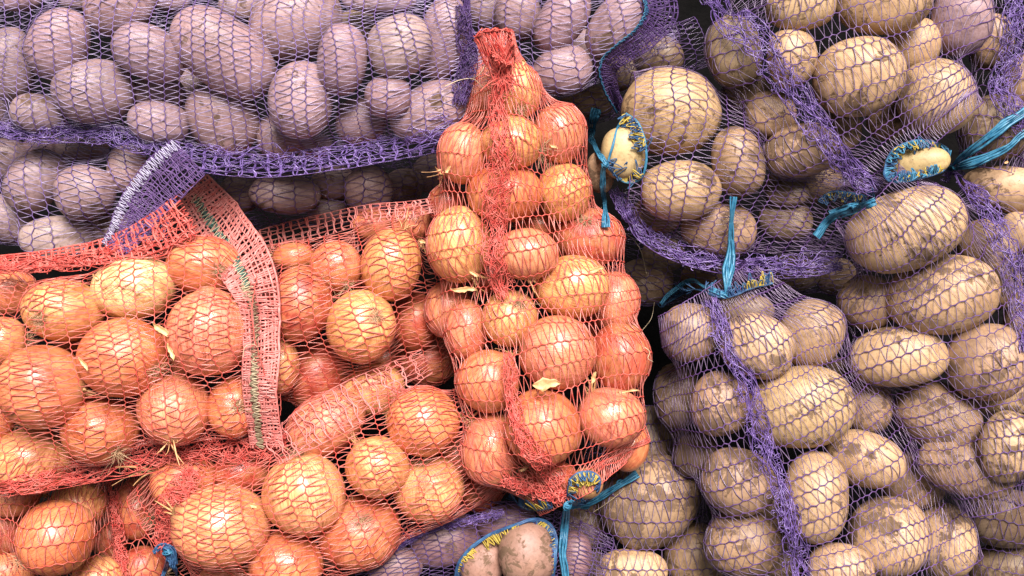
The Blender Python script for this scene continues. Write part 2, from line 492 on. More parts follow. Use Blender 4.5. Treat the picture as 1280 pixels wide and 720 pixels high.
# ------------------------------------------------------------ data: vegetables
# sack | px,py | rx,ry | turn | layer | tint | extras | what singles it out
VEG = """
A|72,55|47,36|60|0|l||upright oval lilac potato second from the end, tip leaning right
A|150,10|43,34|20|0|l||lilac potato cut by the top edge over the slanted oval
A|188,67|46,33|-25|0|l||slanted oval lilac potato above a half-hidden small one
A|117,115|49,41|8|0|g||round brownish lilac potato touching the purple seam
A|281,68|73,47|-36|0|l||largest lilac potato, long and slanting
A|277,146|48,43|-60|1|l||lilac potato half under the largest slanting one
A|200,153|38,27|-8|0|g||small flat lilac potato low against the seam
A|197,116|34,22|0|1|l||small lilac potato mostly hidden below the slanted oval
A|48,143|33,24|-10|0|g||small greyish lilac potato above the seam's cut end
A|12,80|30,46|0|1|g||lilac potato cut by the frame beside the upright oval
A|-2,140|26,24|0|2|g||lilac potato sliver at the frame just over the seam
A|18,-2|30,16|0|0|l||thin cap of a lilac potato in the topmost corner
A|96,0|22,13|0|1|g||small lilac cap at the top between two bigger ones
A|215,0|24,14|0|1|l||small lilac cap at the top above the slanted oval
A|300,8|28,18|0|1|g||half-seen lilac potato behind the two largest
A|372,28|61,46|28|0|l||second largest lilac potato, cut by the top edge
A|428,74|46,31|86|0|l||narrow upright lilac potato beside the spotted round one
A|500,58|42,38|20|0|m||round spotted potato, the yellowest
A|486,121|30,27|10|0|l||small round lilac potato below the yellowest one
A|376,126|47,41|80|0|l||egg-shaped lilac potato standing above the seam
A|553,50|52,31|74|1|l||tall lilac potato at the bunched sack end
A|537,138|51,35|28|0|l||lilac potato low in the bunched corner
A|452,152|33,30|0|1|l||shaded lilac potato between the egg-shaped and corner ones
A|349,172|28,28|0|1|l||lilac potato peeking under the egg-shaped one
A|392,182|24,16|0|1|l||sliver of lilac potato resting on the seam
A|475,2|46,15|0|0|g||flat cap of a lilac potato over the yellowest one
A|448,32|26,20|0|1|d||brownish potato hidden between three larger ones
A|240,120|22,34|0|2|g||deep lilac potato between the two slanting ones
A|328,20|24,20|0|2|g||deep lilac potato behind the second largest
B|46,226|44,33|48|0|g||slanting greyish potato just under the wide sack's seam
B|107,240|37,35|0|0|g||round greyish potato in the middle
B|158,212|24,32|-10|0|l||upright pinkish potato beside the white stitching
B|72,299|46,28|4|0|m||flat brownish potato at the red sack's edge
B|10,200|28,28|0|1|g||greyish potato at the frame under the seam
B|103,187|34,17|0|1|g||thin potato wedged right beneath the purple seam
B|14,272|32,32|0|1|g||greyish potato at the frame over the red net
B|135,284|26,26|0|1|g||small potato close to the end of the stitching
B|55,184|26,15|0|1|l||sliver of potato tucked under the seam's cut end
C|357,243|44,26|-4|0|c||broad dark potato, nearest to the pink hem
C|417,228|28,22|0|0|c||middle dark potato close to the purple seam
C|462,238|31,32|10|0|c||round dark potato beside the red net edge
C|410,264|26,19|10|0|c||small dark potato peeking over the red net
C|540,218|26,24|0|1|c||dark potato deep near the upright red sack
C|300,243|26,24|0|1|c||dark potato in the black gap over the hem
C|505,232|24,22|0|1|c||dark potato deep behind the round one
D|168,359|50,40|10|0|w||pale yellow peeled onion
D|80,388|48,38|-6|0|y|R52,402|golden onion with dark roots showing, beside the pale one
D|153,446|53,49|0|0|o|R194,464|big copper onion with root tuft at its side
D|256,333|46,36|-8|0|o|R273,336|copper onion with bristly roots next to the hem
D|262,416|51,54|0|0|k||largest pinkish onion against the hem
D|3,426|30,30|0|0|y||golden onion cut by the frame
D|53,483|53,51|0|0|o|N100,488|big shiny onion near the frame with papery neck
D|12,366|34,28|0|1|o||copper onion at the frame under the red edge
D|125,538|46,41|0|0|o|R146,566|onion with pale roots spreading at its bottom
D|218,511|45,43|0|0|k|N217,549|pinkish onion with dry neck pointing down
D|291,510|31,37|0|0|o|R297,508|narrow onion with dark roots facing out
D|40,576|48,40|-6|0|y|N62,548|yellow onion with torn skin patch and long neck
D|0,524|18,26|0|1|o||sliver of onion at the frame between two big ones
D|226,440|28,34|0|1|k||onion half hidden by flakes beside the largest one
D|92,418|26,24|0|2|o||deep onion under the golden rooted one
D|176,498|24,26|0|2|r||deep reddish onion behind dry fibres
E|375,380|39,46|0|0|r||reddish onion touching the pink hem
E|420,333|32,32|0|0|o|R435,356|small copper onion with roots at its bottom
E|489,331|45,37|82|0|y||tall golden onion, the highest big one
E|452,407|42,45|0|0|y|R470,396|yellow onion with round root scar facing out
E|396,470|42,44|0|1|r||dark reddish onion above the diagonal fold
E|520,402|30,36|0|1|r||red onion at the upright sack's side
E|514,278|26,22|0|0|k|N525,300|small pinkish onion high at the selvedge
E|467,282|26,20|0|1|o||small onion hidden under the selvedge
E|368,322|26,18|0|1|o||small onion tucked below the ladder edge
E|350,455|24,36|0|0|y||yellow onion cut by the hem
E|535,450|34,32|0|1|r|R522,440|dull red onion deep beside the upright sack
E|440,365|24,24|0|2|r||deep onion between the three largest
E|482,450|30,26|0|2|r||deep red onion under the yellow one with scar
F|408,530|52,36|30|0|k||onion veiled by the dense pink fold
F|466,488|40,32|20|0|y||golden onion peeking over the fold
F|529,528|45,43|0|0|o||big copper onion beside the upright sack's foot
F|472,583|39,38|0|0|y|N446,552|bright yellow onion with pale neck
F|536,612|43,41|0|0|y|R528,578|golden onion near the purple arched mouth
F|381,617|50,50|0|0|y|R370,568|large golden onion just below the fold
F|450,665|51,44|15|0|o|R457,653|orange onion with a bushy root disc
F|278,658|59,51|0|0|y||largest bright yellow onion
F|358,705|45,42|0|0|o||orange onion cut by the bottom edge
F|230,600|41,35|15|0|o||onion tucked beneath the pink-hemmed sack
F|285,722|34,20|0|1|y|N300,706|yellow onion below the largest with dry neck
F|600,612|28,26|0|2|r||dark red onion deep behind the tied bottom
F|304,590|36,26|0|1|r||red onion under the crossing seams
F|570,570|24,30|0|2|r||deep onion by the upright sack's foot
F|420,690|24,20|0|2|r||deep onion between two orange ones
G|70,671|46,46|0|0|o||big round copper onion in front
G|97,630|34,28|0|1|y||yellow onion just behind the big round one
G|4,660|26,31|0|1|r||red onion at the frame
G|14,621|34,24|0|0|k||pinkish onion under the seam at the frame
G|10,716|32,26|0|1|o||onion at the frame by the bottom edge
G|123,722|30,28|0|1|y||onion cut by the bottom edge
G|140,670|22,30|0|2|r||deep onion at the dark gap's side
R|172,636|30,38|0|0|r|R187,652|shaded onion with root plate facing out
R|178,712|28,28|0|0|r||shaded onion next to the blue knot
H|643,113|33,36|0|0|y|R650,136|topmost onion under the tuft
H|602,118|26,35|0|1|o||copper onion left of the top seam
H|699,167|33,37|0|0|k||pinkish onion on the shoulder nearest the blue ribbon
H|640,178|38,33|0|0|y|R682,186|golden onion crossed by the seam near the top
H|580,192|31,37|0|0|k|N556,214|pinkish onion on the upper outer edge
H|632,242|46,37|0|0|o||broad onion with the seam across it
H|705,240|34,36|0|0|y||golden onion third down on the ribbon side
H|574,305|39,46|0|0|y|N592,344|large golden onion overhanging the neighbouring red sack
H|658,318|40,32|0|0|k||pinkish onion in the middle of the seam
H|736,297|43,36|-8|0|r|R728,276|brick-red onion with dark root scar under the ribbon's tip
H|716,359|47,39|0|0|y||large golden onion with a pale flake on it
H|768,379|31,39|0|1|k||pale pink onion on the widest edge
H|637,398|35,35|0|0|y|R650,380|golden onion with frayed roots beside the seam
H|560,386|29,36|0|1|k|N570,420|pale onion on the edge below the overhanging one
H|584,412|27,36|0|0|k||pink onion above the two lower corner ones
H|697,440|47,45|0|0|k||biggest pinkish onion below the flaked golden one
H|775,446|37,42|0|0|r||reddish onion on the lower outer edge
H|610,477|39,39|0|0|o|N640,440|copper onion in the lower inner corner
H|678,534|47,47|0|0|o||big onion nearest to the tied bottom
H|764,521|41,36|0|0|k|N738,490|pinkish onion with a straw of neck skin
H|615,561|37,45|0|0|k||onion bulging over the bottom corner
H|672,281|30,22|0|1|r||hidden red onion between two seam onions
H|560,255|24,26|0|1|r||red onion hidden on the upper edge
H|785,556|26,32|0|1|o||papery brown onion at the lower corner near potatoes
H|652,592|28,22|0|1|r||red onion where the net gathers
H|692,598|32,22|0|1|r||onion squeezed behind the yellow-stitched bottom
H|733,604|21,19|0|0|b||brown onion end poking from the tied mouth
H|612,345|26,24|0|2|r||deep onion behind the overhanging golden one
H|735,408|30,22|0|2|r||deep onion between flaked and pink ones
I|703,25|46,29|58|0|l||slanting lilac potato in the middle
I|770,30|50,31|50|0|l||long slanting lilac potato beside the hem
I|704,89|39,31|8|0|l||round lilac potato lowest at the onion's shoulder
I|648,18|30,34|0|1|l||shaded lilac potato beside the red tuft
I|610,12|26,28|0|1|g||shaded lilac potato next to the wide sack
I|735,66|24,30|40|2|g||deep lilac potato between the slanting ones
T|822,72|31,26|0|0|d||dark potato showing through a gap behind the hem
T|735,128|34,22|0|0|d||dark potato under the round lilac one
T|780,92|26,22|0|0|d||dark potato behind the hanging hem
J|839,139|62,56|0|0|y||largest round potato at the top
J|850,238|51,39|0|0|y||broad potato below the round largest one
J|923,205|33,45|10|0|b||upright brown potato with a dark side
J|778,192|29,33|0|0|w||bare smooth yellow potato inside the mouth
J|751,216|18,26|0|0|b||bare potato sliver outside the rim by the ribbon
J|897,286|48,35|-8|0|b||netted brown potato behind the hanging blue string
J|822,268|32,24|0|0|b||small shaded potato over the lower seam
J|981,275|33,26|0|1|d||dark potato in the shadow of the tied corner
J|985,243|28,18|0|1|d||thin dark potato under the seamed sack
K|1072,97|57,49|6|0|y||big speckled potato in the centre
K|1141,58|35,37|0|1|y||potato behind the big speckled one
K|1107,6|57,37|0|0|y||wide potato cut by the top edge
K|1002,7|43,33|0|0|y||potato at the top beside the seam
K|1201,25|37,45|0|0|l||tall pinkish potato at the top with smooth skin
K|1169,124|48,49|20|0|y||round potato just above the ragged mouth
K|990,73|31,37|0|0|y||potato under the seam's upper half
K|1045,166|30,29|0|1|b||small potato behind the seam near the mouth
K|1000,188|47,34|16|0|b||potato outside the seam over the dark gap
K|1003,229|48,28|10|1|b||low potato beneath the one outside the seam
K|962,145|32,31|0|0|b||brown potato beyond the seam beside the round largest
K|918,66|36,45|20|0|d||dark brown potato on the shadowed flank
K|934,116|30,28|0|1|d||darkest small potato on the flank
K|1147,204|41,19|6|0|w||bare lumpy yellow potato poking from the mouth
K|1110,150|26,26|0|2|b||deep potato between speckled and round ones
P|1240,52|28,36|0|0|b||potato beside the tall pinkish one
P|1242,160|42,42|0|0|d||dark potato above the blue string
P|1276,100|24,32|0|0|b||potato at the frame behind the cut-off seam
L|1130,288|76,50|17|0|y||largest long potato right under the tie
L|1175,370|67,51|4|0|y||wide bright potato with a grey soil patch
L|1085,379|36,34|0|1|b||small brown potato on the outer flank
L|1122,446|60,38|4|0|y||flat muddy potato under the bright one
L|1233,453|50,49|0|0|b||potato beside the seam's middle
L|1233,311|40,34|-50|1|b||potato tucked behind the upper seam
L|1256,236|52,29|-6|0|y||potato beyond the seam below the blue string
L|1252,356|24,30|0|1|b||small potato partly covered by the seam
L|1275,290|24,28|0|0|y||potato sliver at the frame beside the seam
L|1278,400|22,34|0|1|b||potato sliver at the frame lower down
L|1172,521|54,42|-26|0|b||slanting potato on the lower flank
L|1252,488|46,34|0|0|y||potato low beside the frame, bright and clean
L|1205,586|58,33|-16|0|b||lowest flat potato next to the seamed sack
L|1262,560|36,46|-10|0|y||tall potato at the frame near the bottom
M|862,416|36,39|0|0|b||brown potato outside the seam at the top
M|948,432|47,40|-14|0|y||bright yellow potato inside the seam at the top
M|1012,417|41,43|-20|0|b||soil-smeared potato at the upper shoulder
M|932,388|36,22|0|1|d||dark potato behind the top tie
M|900,503|39,41|0|0|b||round potato outside the seam in the middle
M|846,495|28,42|0|1|d||dark-sided potato on the outer flank
M|1000,510|66,52|4|0|y||largest potato, wide and blocky
M|1085,505|31,40|0|1|b||shaded potato on the flank facing the tall sack
M|1080,575|50,35|-12|0|y||smooth oval potato below the largest
M|1021,621|40,57|0|0|y||tall upright potato right of the seam
M|1140,600|42,36|0|1|b||shaded potato behind the smooth oval
M|1110,672|50,51|0|0|y||round potato low in front
M|1182,676|39,47|8|0|y||potato at the lower outer end
M|925,602|47,43|0|0|b||brown potato outside the seam lower down
M|930,681|48,40|-8|0|b||lowest brown potato outside the seam
M|870,568|28,30|0|1|d||dark potato where the flank is pinched
M|965,630|22,34|0|1|b||narrow potato under the seam
M|975,692|28,38|0|1|b||potato under the seam by the bottom edge
M|1050,713|40,33|0|0|y||muddy potato cut by the bottom edge
M|1050,470|24,24|0|2|d||deep potato behind the largest one
N|812,625|65,56|38|0|b||largest muddy potato, slanting
N|868,696|37,42|10|0|b||potato wedged at the long-seamed sack
N|788,713|47,26|0|0|y||pale potato cut by the bottom edge
N|733,655|28,30|0|1|d||dark potato behind the blue string
N|732,702|24,24|0|1|d||dark potato beside the blue string's end
N|815,548|24,42|0|1|d||dark potato in the gap under the onions
N|846,560|18,30|0|2|d||deep dark potato sliver in the pinch
O|555,676|46,33|10|0|p||purplish potato left of the mouth's arch
O|632,652|38,22|10|1|p||potato hidden behind the top of the arch
O|493,708|36,26|8|0|p||smaller purplish potato at the onion sack's foot
O|604,704|28,30|-20|0|q||bare pinkish potato with peeling skin in the mouth
O|660,692|37,40|0|0|q||bare big pink-patched potato filling the mouth
O|719,696|22,32|0|1|p||netted dark potato behind the blue string
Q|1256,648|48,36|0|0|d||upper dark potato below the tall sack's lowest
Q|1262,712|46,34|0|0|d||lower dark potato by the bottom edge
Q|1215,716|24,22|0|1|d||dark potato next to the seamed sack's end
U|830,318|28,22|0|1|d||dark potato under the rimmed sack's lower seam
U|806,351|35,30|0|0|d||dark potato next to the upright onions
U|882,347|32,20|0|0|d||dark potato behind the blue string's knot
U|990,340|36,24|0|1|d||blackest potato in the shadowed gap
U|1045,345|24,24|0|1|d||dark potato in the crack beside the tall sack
"""
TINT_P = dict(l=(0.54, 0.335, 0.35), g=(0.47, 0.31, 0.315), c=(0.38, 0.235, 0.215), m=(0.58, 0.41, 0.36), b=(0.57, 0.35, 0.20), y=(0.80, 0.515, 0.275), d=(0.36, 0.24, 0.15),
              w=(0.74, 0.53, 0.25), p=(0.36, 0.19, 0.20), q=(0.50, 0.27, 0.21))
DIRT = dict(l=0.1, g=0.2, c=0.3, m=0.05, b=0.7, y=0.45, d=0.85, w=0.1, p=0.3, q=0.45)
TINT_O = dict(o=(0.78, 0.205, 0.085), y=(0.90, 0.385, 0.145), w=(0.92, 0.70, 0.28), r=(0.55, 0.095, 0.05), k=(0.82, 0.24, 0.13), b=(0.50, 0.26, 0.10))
ONION_SACKS = set("DEFGRH")

veg = []
for line in VEG.strip().splitlines():
    key, c, r, rot, layer, tint, ext, desc = line.split("|")
    px, py = map(float, c.split(","))
    rx, ry = (float(q) * 1.03 for q in r.split(","))
    d = dict(key=key, px=px, py=py, rx=rx, ry=ry, rot=float(rot), layer=int(layer), tint=tint, ext=ext, desc=desc)
    veg.append(d)
    SACKS[key]['veg'].append(d)

# ------------------------------------------------------------ settle the heights
for s in SACKS.values():
    s['spl'], s['len'] = spline(s['axis'], 160)
for v in veg:
    s = SACKS[v['key']]
    q = s['spl']
    dd = np.hypot(q[:, 0] - v['px'], q[:, 1] - v['py'])
    i = dd.argmin()
    lat = min(1.15, dd[i] / max(q[i, 2], 30))
    px2m = (CAM_H - s['z']) / F_PX
    v['zt'] = s['z'] - v['layer'] * 0.030 - s['bulge'] * q[i, 2] * px2m * lat ** 2
    v['k'] = (CAM_H - v['zt']) / F_PX
    if v['key'] in ONION_SACKS:
        v['rz'] = 0.95 * (v['rx'] * v['ry']) ** 0.5 * v['k']
        v['rz'] = min(v['rz'], 0.042)
    else:
        v['rz'] = min(0.88 * min(v['rx'], v['ry']) * v['k'], 0.036)
STEP = 4
gx_ = np.arange(-60, 1341, STEP)
gy_ = np.arange(-60, 781, STEP)
GX, GY = np.meshgrid(gx_, gy_)
LOW = np.full(GX.shape, 9.0)
for v in sorted(veg, key=lambda a: -a['zt']):
    a = R(v['rot'])
    dx, dy = GX - v['px'], -(GY - v['py'])
    u = dx * math.cos(a) + dy * math.sin(a)
    w_ = -dx * math.sin(a) + dy * math.cos(a)
    q = 1 - (u / (v['rx'] * 0.95)) ** 2 - (w_ / (v['ry'] * 0.95)) ** 2
    msk = q > 0
    hh = v['rz'] * np.sqrt(np.clip(q, 0, 1))
    z = v['zt']
    if msk.any():
        lim = (LOW - hh)[msk].min() + 0.004
        z = min(z, lim)
    z = max(z, GZ + 0.04)
    v['z'] = z
    LOW[msk] = np.minimum(LOW[msk], (z - hh)[msk])


# ------------------------------------------------------------ vegetables as meshes
NU, NV = 44, 26


def unit_grid():
    th = np.linspace(0, np.pi, NV + 1)[1:-1]
    ph = np.linspace(0, 2 * np.pi, NU, endpoint=False)
    T, P = np.meshgrid(th, ph, indexing='ij')
    d = np.stack([np.sin(T) * np.cos(P), np.sin(T) * np.sin(P), np.cos(T)], -1).reshape(-1, 3)
    d = np.vstack([d, [[0, 0, 1], [0, 0, -1]]])
    n = NV - 1
    idx = np.arange(n * NU).reshape(n, NU)
    a, b = idx[:-1], idx[1:]
    q = np.stack([a, b, np.roll(b, -1, 1), np.roll(a, -1, 1)], -1).reshape(-1, 4)
    top = [[n * NU, idx[0, j], idx[0, (j + 1) % NU]] for j in range(NU)]
    bot = [[n * NU + 1, idx[-1, (j + 1) % NU], idx[-1, j]] for j in range(NU)]
    return d, q, np.array(top + bot)


UD, UQ, UT = unit_grid()
UF = np.vstack([UT, UQ[:, [0, 1, 2]], UQ[:, [0, 2, 3]]])


def wob(d, rng, freqs, amp):
    out = np.zeros(len(d))
    for f in freqs:
        k = rng.normal(size=3)
        k *= f / np.linalg.norm(k)
        out += np.sin(d @ k + rng.uniform(0, 6.28))
    return out * amp / len(freqs) ** 0.5


def rot_to(axis):
    return np.array(Vector(axis).to_track_quat('Z', 'Y').to_matrix())


ROOTS = []
for i, v in enumerate(veg):
    rng = np.random.default_rng(1000 + i)
    c = W(v['px'], v['py'], v['z'])
    k = (CAM_H - v['z']) / F_PX
    sc = np.array([v['rx'] * k, v['ry'] * k, v['rz']])
    a = R(v['rot'])
    Rz = np.array([[math.cos(a), -math.sin(a), 0], [math.sin(a), math.cos(a), 0], [0, 0, 1]])
    # the view ray to this spot leans outward; lean the body with it so that its outline lands where it belongs
    ray = -(c - np.array([0, 0, CAM_H]))
    ray /= np.linalg.norm(ray)
    tilt = np.array(Vector((0, 0, 1)).rotation_difference(Vector(ray)).to_matrix())
    onion = v['key'] in ONION_SACKS
    if onion:
        ax = None
        for e in v['ext'].split():
            ex, ey = map(float, e[1:].split(","))
            ox, oy = (ex - v['px']) / v['rx'], -(ey - v['py']) / v['ry']
            rr = min(0.97, math.hypot(ox, oy))
            ax = np.array([ox, oy, math.sqrt(max(0.03, 1 - rr * rr))])
            ax /= np.linalg.norm(ax)
            if e[0] == 'R':
                ax_root, v['root'] = ax, True
                ax = -ax
            else:
                v['neck'] = True
        if ax is None:
            an = rng.uniform(0, 6.28)
            el = rng.uniform(-0.35, 0.3)
            ax = np.array([math.cos(an) * math.cos(el), math.sin(an) * math.cos(el), math.sin(el)])
            if v['tint'] != 'b' and v['layer'] < 2:
                if rng.random() < 0.45:
                    v['neck'] = True
                if rng.random() < 0.3:
                    v['root'], ax_root = True, -ax
        A = rot_to(ax)
        dirs = UD @ A.T                        # mesh poles lie on the bulb's axis
        cz = UD[:, 2]
        rad = 1 - 0.05 * np.clip((np.abs(cz) - 0.86) / 0.14, 0, 1) ** 2
        rad = rad + 0.12 * np.clip((cz - 0.93) / 0.07, 0, 1) ** 2.0
        rad += wob(UD, rng, (1.8, 2.4, 3.1), 0.022)
        ph = np.arctan2(UD[:, 1], UD[:, 0])
        sin_t = np.sqrt(1 - cz ** 2)
        rad += 0.006 * np.sin(ph * rng.integers(7, 12) + rng.uniform(0, 6)) * sin_t
        rad += 0.004 * np.sin(ph * rng.integers(3, 6) + rng.uniform(0, 6)) * sin_t
        v['A'] = A
    else:
        A = rot_to(rng.normal(size=3))
        dirs = UD @ A.T
        rad = 1 + wob(dirs, rng, (1.6, 2.1, 2.7, 3.4), 0.047) + wob(dirs, rng, (5, 6.5, 8), 0.012)
        p = np.abs(dirs)
        sq = (p ** 2.35).sum(1) ** (-1 / 2.35)
        rad *= 0.4 + 0.6 * sq * 1.0
        for _ in range(rng.integers(4, 8)):                      # eyes
            e = rng.normal(size=3)
            e /= np.linalg.norm(e)
            rad -= rng.uniform(0.025, 0.055) * np.exp(-((1 - dirs @ e) / 0.013))
        rad /= np.percentile(rad, 62)
    M3 = tilt @ Rz
    pts = (dirs * rad[:, None] * sc) @ M3.T
    v['pts'] = pts + c
    v['M3'], v['sc'], v['c'] = M3, sc, c
    nm = "onion" if onion else "potato"
    me = bpy.data.meshes.new(nm)
    me.from_pydata(pts.tolist(), [], UT.tolist() + UQ.tolist())
    me.polygons.foreach_set("use_smooth", np.ones(len(me.polygons), bool))
    if onion:
        at = me.attributes.new("oc", 'FLOAT_VECTOR', 'POINT')
        at.data.foreach_set("vector", UD.astype(np.float32).ravel())
    me.materials.append(M_ONION if onion else M_POTATO)
    me.update()
    o = bpy.data.objects.new(nm, me)
    COL.objects.link(o)
    o.location = c
    v['obj'] = o
    j = rng.uniform(-1, 1, 3)
    if onion:
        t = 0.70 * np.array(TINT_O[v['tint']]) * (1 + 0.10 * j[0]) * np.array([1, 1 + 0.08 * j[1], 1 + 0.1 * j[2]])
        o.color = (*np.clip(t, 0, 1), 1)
    else:
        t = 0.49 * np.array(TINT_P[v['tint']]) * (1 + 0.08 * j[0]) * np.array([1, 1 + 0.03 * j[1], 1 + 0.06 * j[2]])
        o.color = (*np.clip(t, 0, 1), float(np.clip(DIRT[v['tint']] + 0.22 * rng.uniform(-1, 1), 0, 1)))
    o['category'] = nm
    o['label'] = v['desc'] + " in " + SACKS[v['key']]['phrase']
    o['group'] = nm + "es in " + SACKS[v['key']]['phrase'] if nm == "potato" else "onions in " + SACKS[v['key']]['phrase']

    def on_skin(d, lift=1.0):
        return (d * sc * lift) @ M3.T
    if v.get('root'):
        tb = Tubes()
        A_r = rot_to(ax_root)
        rows = []
        nh = 60
        for _ in range(nh):
            r0 = abs(rng.normal()) * 0.10
            an = rng.uniform(0, 6.28)
            d = ax_root + A_r @ np.array([r0 * math.cos(an), r0 * math.sin(an), 0])
            d /= np.linalg.norm(d)
            p0 = on_skin(d, 0.985)
            out = (d * 0.35 + rng.normal(size=3) * 0.55 + 0.4 * (A_r @ np.array([math.cos(an), math.sin(an), 0])))
            ln = rng.uniform(0.004, 0.013)
            tt = np.linspace(0, 1, 6)[:, None]
            side = rng.normal(size=3) * 0.45
            P = p0 + (out @ M3.T) * ln * tt + side * ln * tt ** 2
            # hold the hairs close to the skin
            P = P - np.clip(tt - 0.4, 0, 1) * (M3 @ d) * ln * 0.35
            rows.append(P)
        tb.add(np.array(rows), np.linspace(0.00032, 0.00014, 6)[None], sides=3)
        tb.build("root_tuft", M_ROOT, o)["kind"] = "stuff"
    if v.get('neck'):
        tb = Tubes()
        rows, wid = [], []
        ax_n = ax
        A_n = rot_to(ax_n)
        for _ in range(7):
            an = rng.uniform(0, 6.28)
            d = ax_n + A_n @ np.array([0.10 * math.cos(an), 0.10 * math.sin(an), 0])
            d /= np.linalg.norm(d)
            p0 = on_skin(d, 1.0)
            ln = rng.uniform(0.008, 0.019)
            tt = np.linspace(0, 1, 7)[:, None]
            bend = rng.normal(size=3) * 0.5
            rows.append(p0 + (M3 @ (ax_n + 0.25 * rng.normal(size=3))) * ln * tt + bend * ln * tt ** 2)
            wid.append(rng.uniform(0.0012, 0.0026) * np.linspace(1, 0.15, 7))
        tb.add(np.array(rows), np.array(wid), 0.00025, up=rng.normal(size=3), twist=np.linspace(0, 1.6, 7)[None])
        tb.build("dry_neck", M_FLAKE, o)
    del on_skin

labels = [v['obj']['label'] for v in veg]
assert len(set(labels)) == len(labels), [x for x in labels if labels.count(x) > 1]


# ------------------------------------------------------------ net sacks
def hull_radius(r, th):
    """Radial function of the convex hull of one cross-section."""
    x, y = r * np.sin(th), r * np.cos(th)
    pts = sorted(zip(x, y))

    def half(ps):
        h = []
        for p in ps:
            while len(h) > 1 and (h[-1][0] - h[-2][0]) * (p[1] - h[-2][1]) - (h[-1][1] - h[-2][1]) * (p[0] - h[-2][0]) <= 0:
                h.pop()
            h.append(p)
        return h
    H = half(pts)[:-1] + half(pts[::-1])[:-1]
    H = np.array(H)
    e = np.roll(H, -1, 0) - H
    nrm = np.stack([e[:, 1], -e[:, 0]], 1)
    off = (nrm * H).sum(1)
    good = off > 1e-9
    nrm, off = nrm[good], off[good]
    dd = np.stack([np.sin(th), np.cos(th)], 0)
    den = nrm @ dd
    den[den <= 1e-12] = 1e-12
    return (off[:, None] / den).min(0)


def gauss(a, sg, axis):
    k = int(3 * sg + 1)
    w = np.exp(-0.5 * (np.arange(-k, k + 1) / sg) ** 2)
    w /= w.sum()
    pad = [(0, 0), (0, 0)]
    pad[axis] = (k, k)
    b = np.pad(a, pad, mode='edge')
    return np.apply_along_axis(lambda z: np.convolve(z, w, 'valid'), axis, b)


def sliding(a, k, fn):
    b = np.pad(a, ((k, k), (0, 0)), mode='edge')
    return fn(np.stack([b[i:i + len(a)] for i in range(2 * k + 1)]), 0)


NT = 121
THMAX = R(128)
TH = np.linspace(-THMAX, THMAX, NT)
ALL_V, ALL_F, ALL_N = [], [], 0
for v in veg:
    ALL_V.append(v['pts'])
    ALL_F.append(UF + ALL_N)
    ALL_N += len(v['pts'])

